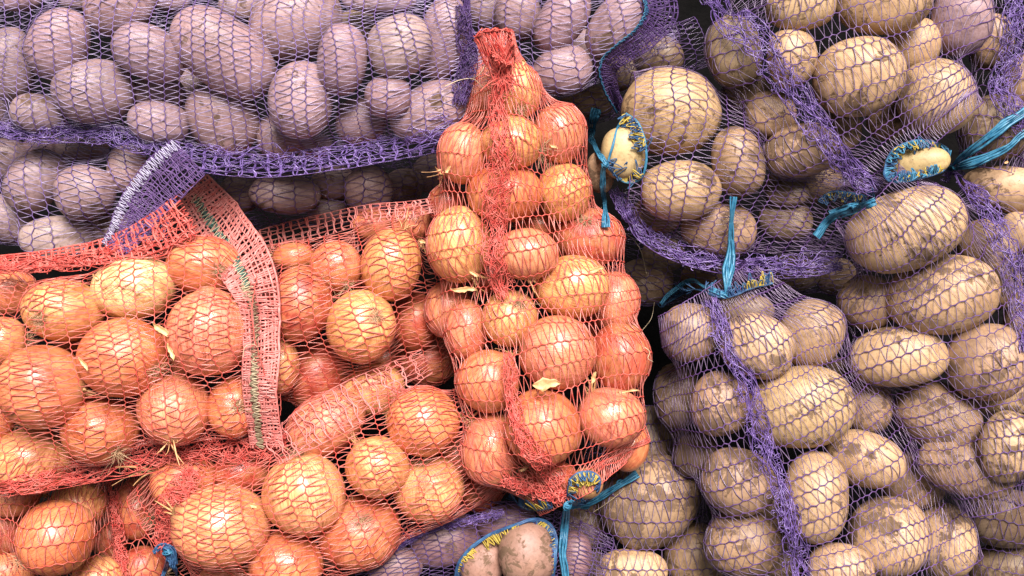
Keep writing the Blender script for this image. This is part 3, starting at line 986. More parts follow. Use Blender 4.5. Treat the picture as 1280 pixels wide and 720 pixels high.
for key, s in SACKS.items():
    rng = np.random.default_rng(abs(hash(s['label'])) % 1000 if False else sum(map(ord, s['label'])))
    vs = s['veg']
    bv = np.concatenate([v['pts'] for v in vs])
    bf = np.concatenate([UF + i * len(UD) for i in range(len(vs))])
    bvh = BVHTree.FromPolygons(bv.tolist(), bf.tolist())
    NS = int(np.clip(s['len'] / 5, 36, 130))
    Q, _ = spline(s['axis'], NS)
    zax = np.zeros(NS)
    cz = np.array([[v['px'], v['py'], v['z']] for v in vs if v['layer'] < 2])
    for i in range(NS):
        dd = np.hypot(cz[:, 0] - Q[i, 0], cz[:, 1] - Q[i, 1])
        wgt = np.exp(-(dd / 70) ** 2) + 1e-6
        zax[i] = (cz[:, 2] * wgt).sum() / wgt.sum() - 0.012
    AX = np.array([W(Q[i, 0], Q[i, 1], zax[i]) for i in range(NS)])
    kk = (CAM_H - zax) / F_PX
    T = np.gradient(AX, axis=0)
    T[:, 2] *= 0.5
    T /= np.linalg.norm(T, axis=1, keepdims=True)
    SD = np.cross(T, [0, 0, 1.0])
    SD /= np.linalg.norm(SD, axis=1, keepdims=True)
    UPV = np.cross(SD, T)
    wid = Q[:, 2] * kk
    hgt = np.minimum(wid * 0.8, 0.020) * 0.9
    base = 1 / np.sqrt((np.sin(TH)[None] / (wid[:, None] * 0.80)) ** 2 + (np.cos(TH)[None] / hgt[:, None]) ** 2)
    DIR = SD[:, None] * np.sin(TH)[None, :, None] + UPV[:, None] * np.cos(TH)[None, :, None]
    raw = np.zeros((NS, NT))
    FAR = 0.5
    lim = wid[:, None] * 1.25 + 0.03
    for i in range(NS):
        for j in range(NT):
            dv = DIR[i, j]
            far = min(FAR, lim[i, 0])
            hit = bvh.ray_cast(Vector(AX[i] + dv * far), Vector(-dv), far)
            if hit[0] is not None:
                raw[i, j] = far - hit[3]
    off = 0.0011
    r = np.maximum(raw + off * (raw > 0), base)
    hul = np.array([hull_radius(r[i], TH) for i in range(NS)])
    hul = np.maximum(hul, r)
    k = 5
    clo = sliding(sliding(hul, k, np.max), k, np.min)
    tight = np.minimum(np.maximum(0.88 * clo + 0.12 * r, r), clo)
    tight = gauss(gauss(tight, 1.6, 0), 1.6, 1)
    fin = np.maximum(tight, raw + off * (raw > 0))
    SURF = AX[:, None] + DIR * fin[..., None]
    s['surf'] = SURF
    # outward normals
    du = np.gradient(SURF, axis=0)
    dv_ = np.gradient(SURF, axis=1)
    NRM = np.cross(dv_, du)
    NRM /= np.linalg.norm(NRM, axis=2, keepdims=True) + 1e-12
    sgn = np.sign((NRM * DIR).sum(2, keepdims=True))
    NRM = NRM * np.where(sgn == 0, 1, sgn)
    idx = np.arange(NS * NT).reshape(NS, NT)
    a, b = idx[:-1, :-1], idx[1:, 1:]
    f1 = np.stack([a, idx[1:, :-1], b], -1).reshape(-1, 3)
    f2 = np.stack([a, b, idx[:-1, 1:]], -1).reshape(-1, 3)
    sf = np.vstack([f1, f2])
    s['bvh'] = BVHTree.FromPolygons(SURF.reshape(-1, 3).tolist(), sf.tolist())
    ALL_V.append(SURF.reshape(-1, 3))
    ALL_F.append(sf + ALL_N)
    ALL_N += NS * NT

    # thread layout: rings around the sack, even arc length around each ring
    soft = gauss(gauss(fin, 3.0, 0), 4.0, 1)
    SM = AX[:, None] + DIR * soft[..., None]
    arc = np.concatenate([np.zeros((NS, 1)), np.cumsum(np.linalg.norm(np.diff(SM, axis=1), axis=2), axis=1)], 1)
    arc -= arc[:, NT // 2][:, None]
    tot = np.minimum(arc[:, -1], -arc[:, 0]) * 2
    tot = gauss(tot[:, None], 4.0, 0)[:, 0]
    nring = max(4, int(round(s['len'] / s['pitch'] * 1.05)))
    ncell = int(round(np.percentile(tot, 75) / (s['cell'] * 0.64 * kk.mean())))
    ncell += ncell % 2
    SUB = 3                                              # points per half cell along a chain
    npt = ncell * SUB + 1
    # smooth random field that lets rings drift and tilt
    gu = np.linspace(0, 1, npt)
    amp = s['pitch'] / s['len'] * s['wob']
    ringS = np.linspace(0.004, 0.996, nring)
    ringS = np.clip(ringS + rng.normal(size=nring) * 0.10 / nring, 0, 1)
    f0 = np.array([smooth_noise(npt, 7, rng) for _ in range(max(3, nring // 3))])
    gi2 = np.linspace(0, len(f0) - 1, nring)
    ii = np.clip(np.floor(gi2).astype(int), 0, len(f0) - 2)
    ff = (gi2 - ii)[:, None]
    drift = (f0[ii] * (1 - ff) + f0[ii + 1] * ff) * amp
    shear = s['shear'] * (gu - 0.5)[None] * 2 * 0.25
    edge = np.clip(np.minimum(ringS, 1 - ringS) * 8, 0, 1)[:, None]
    j2 = np.arange(npt) / SUB
    zig = np.where(np.floor(j2).astype(int) % 2 == 0, 1, -1) * (1 - 2 * np.abs((j2 % 1.0) - 0.0) * 0)
    tri = 1 - 2 * np.abs((j2 % 2) - 1)                   # triangle wave: -1 at even, +1 at odd half-cells
    tri = -np.sign(tri) * np.abs(tri) ** 0.8
    zz_amp = 0.042 / max(nring - 1, 1)
    jit = gauss(rng.normal(size=(nring, npt)), 2.0, 1) * 0.035 / max(nring - 1, 1)
    sS = np.clip(ringS[:, None] + (drift + shear) * edge + tri[None] * zz_amp * np.clip(edge * 3, 0.3, 1) + jit, 0, 1)
    gj = gu[None] + gauss(rng.normal(size=(nring, npt)), 2.5, 1) * 0.40 / ncell
    gj = gj + (np.array([smooth_noise(npt, 5, rng) for _ in range(nring)]) * 0.25 / ncell)
    gj = np.clip(gj, 0, 1)

    def sample(sv, g):
        fs = sv * (NS - 1)
        i0 = np.clip(np.floor(fs).astype(int), 0, NS - 2)
        fi = (fs - i0)[..., None]
        out, outn = 0, 0
        for di, wi in ((0, 1 - fi), (1, fi)):
            row = i0 + di
            target = (g - 0.5) * tot[row]
            # even-arc lookup, row by row
            jj = np.empty_like(target)
            for rr_ in np.unique(row):
                mk = row == rr_
                jj[mk] = np.interp(target[mk], arc[rr_], np.arange(NT))
            j0 = np.clip(np.floor(jj).astype(int), 0, NT - 2)
            fj = (jj - j0)[..., None]
            out = out + wi * (SURF[row, j0] * (1 - fj) + SURF[row, j0 + 1] * fj)
            outn = outn + wi * (NRM[row, j0] * (1 - fj) + NRM[row, j0 + 1] * fj)
        outn = outn / (np.linalg.norm(outn, axis=-1, keepdims=True) + 1e-12)
        return out, outn

    holes = s['holes']

    def in_hole(P):
        q = PX(P)
        if isinstance(holes, str):
            poly = np.array([[float(x) for x in a_.split(",")] for a_ in holes[5:].split()])
            ins = np.zeros(q.shape[:-1], bool)
            n = len(poly)
            for a_ in range(n):
                x1, y1 = poly[a_]
                x2, y2 = poly[(a_ + 1) % n]
                c_ = ((y1 > q[..., 1]) != (y2 > q[..., 1])) & (q[..., 0] < (x2 - x1) * (q[..., 1] - y1) / (y2 - y1 + 1e-9) + x1)
                ins ^= c_
            return ins
        ins = np.zeros(q.shape[:-1], bool)
        for (hx, hy, ha, hb) in holes:
            ins |= ((q[..., 0] - hx) / ha) ** 2 + ((q[..., 1] - hy) / hb) ** 2 < 1
        return ins

    tb = Tubes()
    CH, CN = sample(sS, gj)
    CH = CH + CN * 0.0006
    keep = ~(in_hole(CH[:, :-1]) | in_hole(CH[:, 1:]))
    rC = 0.00050 * (1 + 0.25 * gauss(rng.normal(size=(nring, npt)), 1.0, 1))
    tb.add(CH, rC, rC * 0.8, up=CN, keep=keep)
    # cross threads: V after V between neighbouring chains
    e = np.arange(0, ncell + 1, 2) * SUB
    o_ = np.arange(1, ncell, 2) * SUB
    m = min(len(e) - 1, len(o_))
    NP = 5
    tt = np.linspace(0, 1, NP)
    for (ea, oa) in ((e[:m], o_[:m]), (e[1:m + 1], o_[:m])):
        s0, g0 = sS[:-1][:, ea], gj[:-1][:, ea]
        s1, g1 = sS[1:][:, oa], gj[1:][:, oa]
        sv = s0[..., None] * (1 - tt) + s1[..., None] * tt
        gv = g0[..., None] * (1 - tt) + g1[..., None] * tt
        gv = gv + rng.normal(size=gv.shape[:2] + (1,)) * np.sin(tt * np.pi) * 0.12 / ncell
        P, Nn = sample(sv.reshape(-1, NP), gv.reshape(-1, NP))
        P = P + Nn * 0.0004
        kp = ~(in_hole(P[:, :-1]) | in_hole(P[:, 1:]))
        mm = len(P)
        kp &= (rng.random(mm) > 0.035)[:, None]           # a few snapped strands
        tw = rng.normal(size=(mm, 1)) * 0.55 + np.linspace(-0.25, 0.25, NP)[None]
        wd = (0.00041 if key in ONION_SACKS else 0.00027) * rng.uniform(0.7, 1.6, (mm, 1)) * np.ones((1, NP))
        tb.add(P, wd, 0.00016, up=Nn, twist=tw, keep=kp, mi=1)
    root = bpy.data.objects.new("net_sack", None)
    COL.objects.link(root)
    mid = AX[NS // 2]
    root.location = mid
    root['label'] = s['label']
    root['category'] = "net sack"
    root['group'] = "net sacks heaped together"
    root.empty_display_size = 0.02
    s['root'], s['org'] = root, np.array(mid)
    tb.build("net", [s['mat'], THREAD[s['mat'].name]], root, s['org'])

BIG = BVHTree.FromPolygons(np.concatenate(ALL_V).tolist(), np.concatenate(ALL_F).tolist())
EYE = np.array([0, 0, CAM_H])


def drop(px, py, lift=0.003, bvh=None, back=-0.15):
    """Point on the pile that the picture shows at (px, py), lifted off the surface toward the viewer."""
    d = W(px, py, -0.2) - EYE
    d /= np.linalg.norm(d)
    hit = (bvh or BIG).ray_cast(Vector(EYE), Vector(d), 3)
    if hit[0] is None:
        if bvh is not None:
            return drop(px, py, lift)
        return W(px, py, back)
    return np.array(hit[0]) - d * lift


def path(pts, n, lift=0.003, key=None, smooth=2.0, maxz=None, win=2, floor=None):
    """Pixel path laid on the pile (or on one sack's net)."""
    q, L = spline(pts, n)
    b = SACKS[key]['bvh'] if key else None
    P = np.array([drop(x[0], x[1], 0.0, b) for x in q])
    z = P[:, 2]
    z = sliding(z[:, None], win, np.max)
    z = gauss(z, smooth, 0)[:, 0] + lift
    if floor is not None:
        z = np.maximum(z, floor)
    if maxz is not None:
        z = np.minimum(z, maxz)
    P = np.array([W(q[i, 0], q[i, 1], z[i]) for i in range(n)])
    return P, L


def side_of(P):
    T = np.gradient(P, axis=0)
    T /= np.linalg.norm(T, axis=1, keepdims=True)
    Sd = np.cross(T, [0, 0, 1.0])
    Sd /= np.linalg.norm(Sd, axis=1, keepdims=True)
    return T, Sd


PXM = 0.00075


def bundle(name, key, pts, width, mat, count=26, lift=0.003, thick=0.004, rad=0.00045, loops=1.0, seed=1, parent=None, fray=0, floor=None):
    """A gathered seam: many meandering strands along a path, with stitches across."""
    rng = np.random.default_rng(seed * 77 + 3)
    n = 110
    C, L = path(pts, n, lift, key, floor=floor)
    T, Sd = side_of(C)
    if np.isscalar(width):
        width = [width] * 2
    wd = np.interp(np.linspace(0, 1, n), np.linspace(0, 1, len(width)), width) * PXM
    tb = Tubes()
    rows = []
    for k in range(count):
        u = np.clip(smooth_noise(n, 14, rng) * 0.5 + rng.uniform(-0.5, 0.5), -0.62, 0.62)
        h = np.abs(smooth_noise(n, 16, rng)) * thick + rng.uniform(0, thick * 0.5)
        h -= (np.abs(u) > 0.4) * 0.3 * thick
        along = smooth_noise(n, 30, rng) * 0.0016
        rows.append(C + Sd * (u * wd)[:, None] + T * along[:, None] + np.array([0, 0, 1.0]) * h[:, None])
    tb.add(np.array(rows), rad * rng.uniform(0.7, 1.3, (count, 1)), rad * 0.55, twist=rng.uniform(0, 3, (count, 1)) + np.linspace(0, 5, n)[None])
    # knitted loops crowded together, a few of them standing out at the edges
    ns = int(L / 1.5 * loops)
    rows = []
    for q_ in range(ns + fray):
        i = rng.integers(2, n - 3)
        m = 11
        t = np.linspace(0, rng.uniform(3.2, 6.4), m) + rng.uniform(0, 6.28)
        u0 = rng.uniform(-0.5, 0.5) if q_ < ns else rng.choice([-1, 1]) * rng.uniform(0.5, 0.75)
        a_, b_ = rng.uniform(0.0010, 0.0030), rng.uniform(0.0008, 0.0026)
        drift_ = np.linspace(-1, 1, m) * rng.uniform(-0.003, 0.003)
        P = C[i] + Sd[i] * (u0 * wd[i] + a_ * np.cos(t))[:, None] + T[i] * (b_ * np.sin(t) + drift_)[:, None]
        P = P + np.array([0, 0, 1.0]) * (thick * (0.35 + 0.55 * rng.random() + 0.2 * np.sin(t * 1.3)))[:, None] * (1.0 if q_ < ns else 0.6)
        rows.append(P)
    if rows:
        tb.add(np.array(rows), rad * 0.85, rad * 0.5, twist=rng.uniform(0, 3, (len(rows), 1)))
    return tb.build(name, mat, SACKS[key]['root'] if parent is None else parent, SACKS[key]['org'])


def ladder(name, key, pts, width, mat, rails=5, rung=6.5, lift=0.004, rail_w=1.6, rung_w=1.0, jit=0.5, seed=1, drape=None, dens=1.0, skew=0.0, floor=None):
    """Woven selvedge: lengthwise tapes crossed by short thick rungs, holes between."""
    rng = np.random.default_rng(seed * 31 + 7)
    q, L = spline(pts, 8)
    n = max(40, int(L / 2.2))
    C, L = path(pts, n, lift, None if drape == 'top' else key, smooth=9.0 if drape == 'top' else 3.0, win=12 if drape == 'top' else 2, floor=floor)
    T, Sd = side_of(C)
    if np.isscalar(width):
        width = [width] * 2
    wd = np.interp(np.linspace(0, 1, n), np.linspace(0, 1, len(width)), width) * PXM
    tb = Tubes()
    # height of the band across: looks up the surface under each rail, so the band drapes
    us = np.linspace(-0.5, 0.5, rails)
    grid = []
    for u in us:
        P = C + Sd * (u * wd)[:, None]
        grid.append(P)
    grid = np.array(grid)
    bh = None if drape == 'top' else SACKS[key]['bvh']
    zz = np.empty(grid.shape[:2])
    for a in range(rails):
        for i in range(n):
            p = PX(grid[a, i])
            zz[a, i] = drop(p[0], p[1], 0, bh)[2] if floor is None else max(floor - lift, drop(p[0], p[1], 0, bh)[2])
    zz = np.maximum(zz, C[None, :, 2] - lift - (0.010 if drape == 'top' else 0.016))
    zz = np.minimum(zz, C[None, :, 2] + 0.014)
    zz = gauss(gauss(zz, 10.0 if drape == 'top' else 3.0, 1), 1.0, 0) + lift
    for a in range(rails):
        q = PX(grid[a])
        for i in range(n):
            grid[a, i] = W(q[i, 0], q[i, 1], zz[a, i])

    def at(u, i):
        f = np.clip((u + 0.5) * (rails - 1), 0, rails - 1)
        k = np.clip(np.floor(f).astype(int), 0, rails - 2)
        f = (f - k)[..., None]
        return grid[k, i] * (1 - f) + grid[k + 1, i] * f
    ar = np.arange(n)
    for a in range(rails):
        for rep in range(2):
            uu = us[a] + smooth_noise(n, max(6, n // 8), rng) * 0.05 * jit / max(1, rails / 5)
            P = at(uu, ar) + np.array([0, 0, 1.0]) * (np.abs(smooth_noise(n, n // 6 + 4, rng)) * 0.0012)[:, None]
            tb.add(P, rail_w * 0.00036 * rng.uniform(0.6, 1.2), 0.0003, twist=np.cumsum(rng.normal(size=n) * 0.16)[None])
    nr = int(L / rung * dens)
    for i in range(nr):
        ci = (i + rng.uniform(-0.15, 0.15)) / nr * (n - 1)
        for rep in range(2):
            m = max(8, rails * 3)
            tt = np.linspace(-0.52, 0.52, m)
            wv = smooth_noise(m, 5, rng)
            ii = np.clip((ci + wv * 0.9 * jit + rep * 0.4 + skew * tt * n * 0.05).round().astype(int), 0, n - 1)
            P = at(tt, ii)
            P = P + T[ii] * ((ci - ii + wv * jit) * 0.0004)[:, None] + np.array([0, 0, 1.0]) * (0.0004 + 0.0009 * np.abs(np.sin(tt * rails * 3.0 + rep)))[:, None]
            P = np.stack([np.convolve(np.pad(P[:, c_], 1, mode='edge'), [0.25, 0.5, 0.25], 'valid') for c_ in range(3)], 1)
            tb.add(P, rung_w * 0.00042 * rng.uniform(0.7, 1.3), 0.00028, twist=rng.uniform(-0.6, 0.6))
    o = tb.build(name, mat, SACKS[key]['root'], SACKS[key]['org'])
    return o, grid, C, T, Sd, wd, at


def stitches(name, key, at, n, u0, u1, mat, step=2.0, seed=3, rad=0.0006, lift=0.0014, i0=0.0, i1=1.0, parent=None):
    """Zigzag overlock stitching along a band."""
    rng = np.random.default_rng(seed)
    cnt = int(n * (i1 - i0) / step * 2)
    ii = np.linspace(i0 * (n - 1), i1 * (n - 1), cnt)
    u = np.where(np.arange(cnt) % 2 == 0, u0, u1) + rng.normal(size=cnt) * 0.02
    P = at(u, np.clip(ii.round().astype(int), 0, n - 1)) + np.array([0, 0, lift])
    Pf, _ = spline(P, cnt * 3)
    tb = Tubes()
    tb.add(Pf, rad, rad * 0.6)
    return tb.build(name, mat, SACKS[key]['root'] if parent is None else parent, SACKS[key]['org'])


def string(name, key, strands, mat, parent=None):
    """Flat crumpled polypropylene string: each strand is (pixel path with lift, width in px)."""
    tb = Tubes()
    rng = np.random.default_rng(len(strands) * 13 + int(strands[0][0][0][0]))
    for pts, wpx in strands:
        n = 60
        q, L = spline([p[:2] for p in pts], n)
        lf = np.interp(np.linspace(0, 1, n), np.linspace(0, 1, len(pts)), [p[2] for p in pts]) * 0.001
        z = np.array([drop(x[0], x[1], 0.0)[2] for x in q])
        z = gauss(sliding(z[:, None], 6, np.max), 6.0, 0)[:, 0] + lf
        C = np.array([W(q[i, 0], q[i, 1], z[i]) for i in range(n)])
        T, Sd = side_of(C)
        ww = np.interp(np.linspace(0, 1, n), np.linspace(0, 1, len(wpx)), wpx) * PXM
        for k in range(5):
            u = (k - 2) / 4.0
            P = C + Sd * (ww * (u * 0.85 + 0.10 * smooth_noise(n, 6, rng)))[:, None]
            P = P + np.array([0, 0, 1.0]) * (np.abs(smooth_noise(n, 7, rng)) * 0.0012 + rng.uniform(0, 0.0008))[:, None]
            tb.add(P, ww * 0.17 * rng.uniform(0.75, 1.25) + 0.00015, 0.00035, twist=(smooth_noise(n, 4, rng) * 0.7)[None])
    return tb.build(name, mat, SACKS[key]['root'] if parent is None else parent, SACKS[key]['org'])


def knot(name, key, px, py, r, mat, lift=6, parent=None, seed=0):
    rng = np.random.default_rng(seed + int(px))
    c = drop(px, py, lift * 0.001)
    tb = Tubes()
    for k in range(6):
        t = np.linspace(0, 2 * np.pi, 26)
        a, b = rng.normal(size=3), rng.normal(size=3)
        a /= np.linalg.norm(a)
        b -= a * (a @ b)
        b /= np.linalg.norm(b)
        P = c + r * PXM * (np.cos(t)[:, None] * a + np.sin(t)[:, None] * b * rng.uniform(0.6, 1)) * rng.uniform(0.6, 1)
        tb.add(P, r * PXM * 0.33, r * PXM * 0.12, twist=np.linspace(0, 2, 26)[None])
    return tb.build(name, mat, SACKS[key]['root'] if parent is None else parent, SACKS[key]['org'])


def rim(name, key, pts, mat, r=1.8, lift=0.004, closed=True, strands=4, smooth=6.0):
    pts = list(pts) + ([pts[0]] if closed else [])
    n = 90
    C, L = path(pts, n, lift, None, smooth)
    if closed:
        C[-1] = C[0]
    T, Sd = side_of(C)
    tb = Tubes()
    for k in range(strands):
        ph = k * 2 * np.pi / strands + np.linspace(0, 14, n)
        P = C + Sd * (np.cos(ph) * r * 0.55 * PXM)[:, None] + np.array([0, 0, 1.0]) * (np.sin(ph) * r * 0.55 * PXM)[:, None]
        tb.add(P, r * 0.6 * PXM, sides=5)
    o = tb.build(name, mat, SACKS[key]['root'], SACKS[key]['org'])
    return o, C, T, Sd


def fringe(name, key, C, Sd, mat, i0, i1, count, inward, length, seed=0, rad=0.0005, parent=None, wild=0.6):
    """Loose overlock loops hanging from a rim."""
    rng = np.random.default_rng(seed + 11)
    tb = Tubes()
    n = len(C)
    T = np.gradient(C, axis=0)
    T /= np.linalg.norm(T, axis=1, keepdims=True) + 1e-9
    rows = []
    for _ in range(count):
        i = int(np.clip(rng.uniform(i0, i1) * (n - 1), 0, n - 1))
        ln = length * PXM * rng.uniform(0.5, 1.25)
        t = np.linspace(0, np.pi, 10)
        wdt = rng.uniform(0.5, 1.6) * 0.0016
        P = C[i] + inward * Sd[i] * (np.sin(t) * ln)[:, None] + T[i] * (-np.cos(t) * wdt)[:, None]
        P = P + (rng.normal(size=3) * wild * 0.004) * np.sin(t)[:, None] + np.array([0, 0, 1.0]) * (0.001 + 0.002 * rng.uniform(-0.6, 1) * np.sin(t))[:, None]
        rows.append(P)
    tb.add(np.array(rows), rad, rad * 0.7)
    o = tb.build(name, mat, SACKS[key]['root'] if parent is None else parent, SACKS[key]['org'])
    o['kind'] = 'stuff'          # loops far too small to pick apart
    return o


# ---- wide purple sack: seam along its lower side, bunched end
bundle("seam", 'A', [(-20, 160), (40, 168), (110, 166), (180, 180), (235, 198)], [16, 20, 22, 26], M_SEAM, 20, lift=0.004, seed=2, fray=14, floor=-0.025)
ladder("selvedge", 'A', [(205, 192), (270, 204), (340, 207), (420, 198), (500, 186), (558, 176)], [26, 30, 30, 24], M_SEAM, rails=6, rung=16, lift=0.002,
       rail_w=1.0, rung_w=2.0, jit=1.6, seed=3, floor=-0.035)
bundle("seam", 'A', [(225, 192), (290, 198), (360, 196), (440, 186), (520, 170), (566, 150)], [26, 30, 30, 26], M_SEAM, 12, lift=0.002, seed=33, fray=0, floor=-0.036, loops=0.25)
bundle("gathered_end", 'A', [(578, -15), (580, 40), (584, 80), (572, 130)], [14, 16, 22, 16], M_DARKP, 26, lift=0.002, seed=4, loops=0.7)
# ---- white-stitched sack
o_, g, C, T, Sd, wd, at = ladder("hem", 'B', [(236, 196), (208, 222), (180, 254), (158, 290), (140, 312)], [60, 64, 58, 50, 30], M_PURPLE, rails=11, rung=4.6,
                                 lift=0.004, rail_w=1.5, rung_w=1.1, jit=1.2, seed=5, drape='top', floor=-0.012)
stitches("white_stitching", 'B', at, g.shape[1], 0.22, 0.50, M_WHITE, step=2.3, seed=2, rad=0.0004, lift=0.002)
stitches("white_stitching", 'B', at, g.shape[1], 0.28, 0.54, M_WHITE, step=2.7, seed=9, rad=0.0004, lift=0.003)
string("hem_cord", 'B', [([(262, 212, 3), (235, 228, 3), (216, 252, 3), (206, 282, 2)], [6, 6, 5, 5])], M_NAVY)
# ---- pink-hemmed onion sack
o_, g, C, T, Sd, wd, at = ladder("woven_hem", 'D', [(240, 232), (270, 274), (302, 322), (322, 372), (327, 425), (325, 490), (334, 560)],
                                 [52, 74, 68, 50, 44, 40, 42], M_CORAL, rails=11, rung=4.4, lift=0.006, rail_w=3.4, rung_w=2.2, jit=0.9, seed=6, drape='top')
stitches("green_stitching", 'D', at, g.shape[1], 0.02, 0.20, M_GREEN, step=1.8, seed=4, i0=0.05, i1=0.42, rad=0.0007, lift=0.0025)
stitches("olive_stitching", 'D', at, g.shape[1], 0.06, 0.28, M_OLIVE, step=1.3, seed=5, i0=0.40, i1=1.0, rad=0.0008, lift=0.0025)
stitches("pale_stitching", 'D', at, g.shape[1], 0.0, 0.22, M_STRAW, step=3.0, seed=6, i0=0.04, i1=0.9, rad=0.0004, lift=0.003)
ladder("selvedge", 'D', [(-10, 329), (60, 324), (120, 316), (165, 304), (205, 286), (236, 266)], [16, 20, 26, 34, 46, 56], M_REDS, rails=7, rung=8.5, lift=0.003,
       rail_w=2.2, rung_w=2.4, jit=1.3, seed=7, drape='top', floor=-0.012)
bundle("gathered_edge", 'D', [(-10, 336), (60, 331), (120, 324), (165, 312), (205, 296), (240, 276)], [12, 14, 18, 24, 34, 40], M_REDS, 16, lift=0.003, seed=31, floor=-0.014)
bundle("seam", 'D', [(-15, 612), (50, 602), (110, 590), (170, 574), (230, 560), (290, 556), (340, 560)], [18, 20, 22, 32, 40, 44, 36], M_REDS, 26, lift=0.004, seed=8, fray=30, floor=-0.03)
# ---- onion sack behind the hem
ladder("selvedge", 'E', [(328, 300), (370, 290), (410, 280), (460, 268), (510, 262), (545, 256)], [30, 34, 30, 26, 22, 18], M_CORAL, rails=6, rung=10, lift=0.003,
       rail_w=1.2, rung_w=2.0, jit=1.2, seed=9, drape='top')
# ---- onion sack below the fold
ladder("fold_selvedge", 'F', [(338, 565), (380, 538), (425, 512), (470, 487), (515, 462), (534, 452)], [40, 50, 56, 54, 44, 34], M_CORAL, rails=6, rung=15, lift=0.004,
       rail_w=0.8, rung_w=1.3, jit=2.2, seed=10, drape='top', dens=1.0)
bundle("gathered_end", 'F', [(246, 588), (226, 612), (212, 640), (206, 668), (206, 690)], [20, 26, 30, 22, 14], M_REDS, 28, lift=0.003, seed=11, fray=12)
bundle("seam", 'F', [(205, 572), (260, 566), (310, 562), (360, 548)], [16, 18, 20, 22], M_REDS, 18, lift=0.003, seed=12, fray=8)
tie = string("tie_string", 'F', [([(192, 690, 4), (204, 682, 7), (216, 690, 9), (218, 705, 8)], [5, 8, 9, 8]),
                                 ([(206, 690, 6), (214, 700, 8), (222, 722, 6)], [6, 7, 5]),
                                 ([(212, 694, 8), (208, 708, 6), (202, 724, 5)], [6, 6, 4])], M_NAVY)
knot("tie_knot", 'F', 211, 690, 8, M_BLUE, 8)
# ---- corner onions
bundle("seam", 'R', [(140, 600), (146, 640), (150, 680), (156, 725)], [14, 12, 14, 16], M_REDS, 12, lift=0.003, seed=13)
# ---- upright onion sack
bundle("seam", 'H', [(632, 96), (622, 122), (624, 160), (630, 200), (622, 245), (618, 290), (622, 330), (632, 372)], [18, 18, 20, 28, 28, 24, 26, 16], M_REDS, 22, lift=0.002, seed=14, fray=50, loops=1.0, thick=0.003)
bundle("seam", 'H', [(636, 440), (640, 490), (648, 530), (662, 560), (684, 584), (700, 606)], [10, 14, 14, 16, 20, 20], M_REDS, 17, lift=0.002, seed=15, fray=30, loops=0.7, thick=0.003)
bundle("gathered_bottom", 'H', [(628, 598), (655, 606), (685, 614), (706, 622)], [14, 18, 20, 14], M_REDS, 18, lift=0.002, thick=0.004, seed=16, fray=14, loops=0.7)
# top tuft: a torn funnel of net
tb = Tubes()
rng = np.random.default_rng(3)
c0 = drop(628, 96, 0.004)
ring_px = [(594, 47), (603, 40), (620, 38), (634, 38), (640, 44), (641, 56), (642, 72), (636, 80), (624, 74), (612, 64), (601, 58)]
rp, _ = spline(ring_px + ring_px[:1], 40)
RIMP = np.array([W(p[0], p[1], c0[2] + 0.012 + 0.006 * math.sin(i * 0.5)) for i, p in enumerate(rp)])
for rep in range(7):
    tb.add(RIMP + rng.normal(size=RIMP.shape) * 0.0012, 0.0008, 0.0004, twist=rng.uniform(0, 3, (1, 40)))
for k in range(110):
    i = rng.integers(0, 40)
    t = np.linspace(0, 1, 9)[:, None]
    e_ = c0 + np.array([rng.normal() * 0.006, rng.normal() * 0.006, 0])
    midp = (RIMP[i] + e_) / 2 + rng.normal(size=3) * 0.003
    P = (1 - t) ** 2 * RIMP[i] + 2 * t * (1 - t) * midp + t ** 2 * e_
    tb.add(P, 0.0006, 0.0003, twist=rng.uniform(0, 3))
for k in range(26):
    a = rng.uniform(0, 6.28)
    t = np.linspace(0, 1, 8)[:, None]
    dr = np.array([math.cos(a), math.sin(a), rng.uniform(0.1, 0.8)])
    tb.add(c0 + dr * t * rng.uniform(0.008, 0.022) + rng.normal(size=3) * 0.006 * t ** 2, 0.0005, 0.0003)
tb.build("top_tuft", M_REDS, SACKS['H']['root'], SACKS['H']['org'])
# tied bottom
rm, C, T, Sd = rim("mouth_rim", 'H', [(712, 600), (722, 592), (738, 590), (749, 598), (748, 612), (738, 624), (722, 632), (710, 624)], M_NAVY, r=1.6, lift=0.005)
fringe("yellow_stitches", 'H', C, Sd, M_YELLOW, 0.0, 0.35, 22, 1, 14, seed=1, wild=0.3, parent=None)
fringe("yellow_stitches", 'H', C, Sd, M_YELLOW, 0.9, 1.0, 8, 1, 14, seed=2, wild=0.3)
fringe("blue_stitches", 'H', C, Sd, M_NAVY, 0.0, 1.0, 50, 1, 9, seed=3)
b2, C, T, Sd = rim("mouth_rim", 'H', [(636, 620), (650, 632), (668, 638), (690, 634)], M_NAVY, r=1.4, lift=0.005, closed=False)
fringe("blue_stitches", 'H', C, Sd, M_NAVY, 0, 1, 40, -1, 16, seed=4)
fringe("yellow_stitches", 'H', C, Sd, M_YELLOW, 0.2, 0.9, 18, -1, 20, seed=5)
string("tie_string", 'H', [([(708, 634, 6), (735, 630, 7), (762, 614, 7), (782, 602, 8), (797, 592, 8)], [6, 7, 8, 6, 10]),
                           ([(708, 628, 6), (706, 660, 6), (703, 690, 5), (707, 722, 5)], [6, 10, 9, 7]),
                           ([(712, 626, 8), (732, 634, 7), (738, 624, 8)], [4, 5, 4])], M_BLUE)
knot("tie_knot", 'H', 775, 604, 5, M_BLUE, 9)
knot("tie_knot", 'H', 709, 632, 6, M_BLUE, 8)
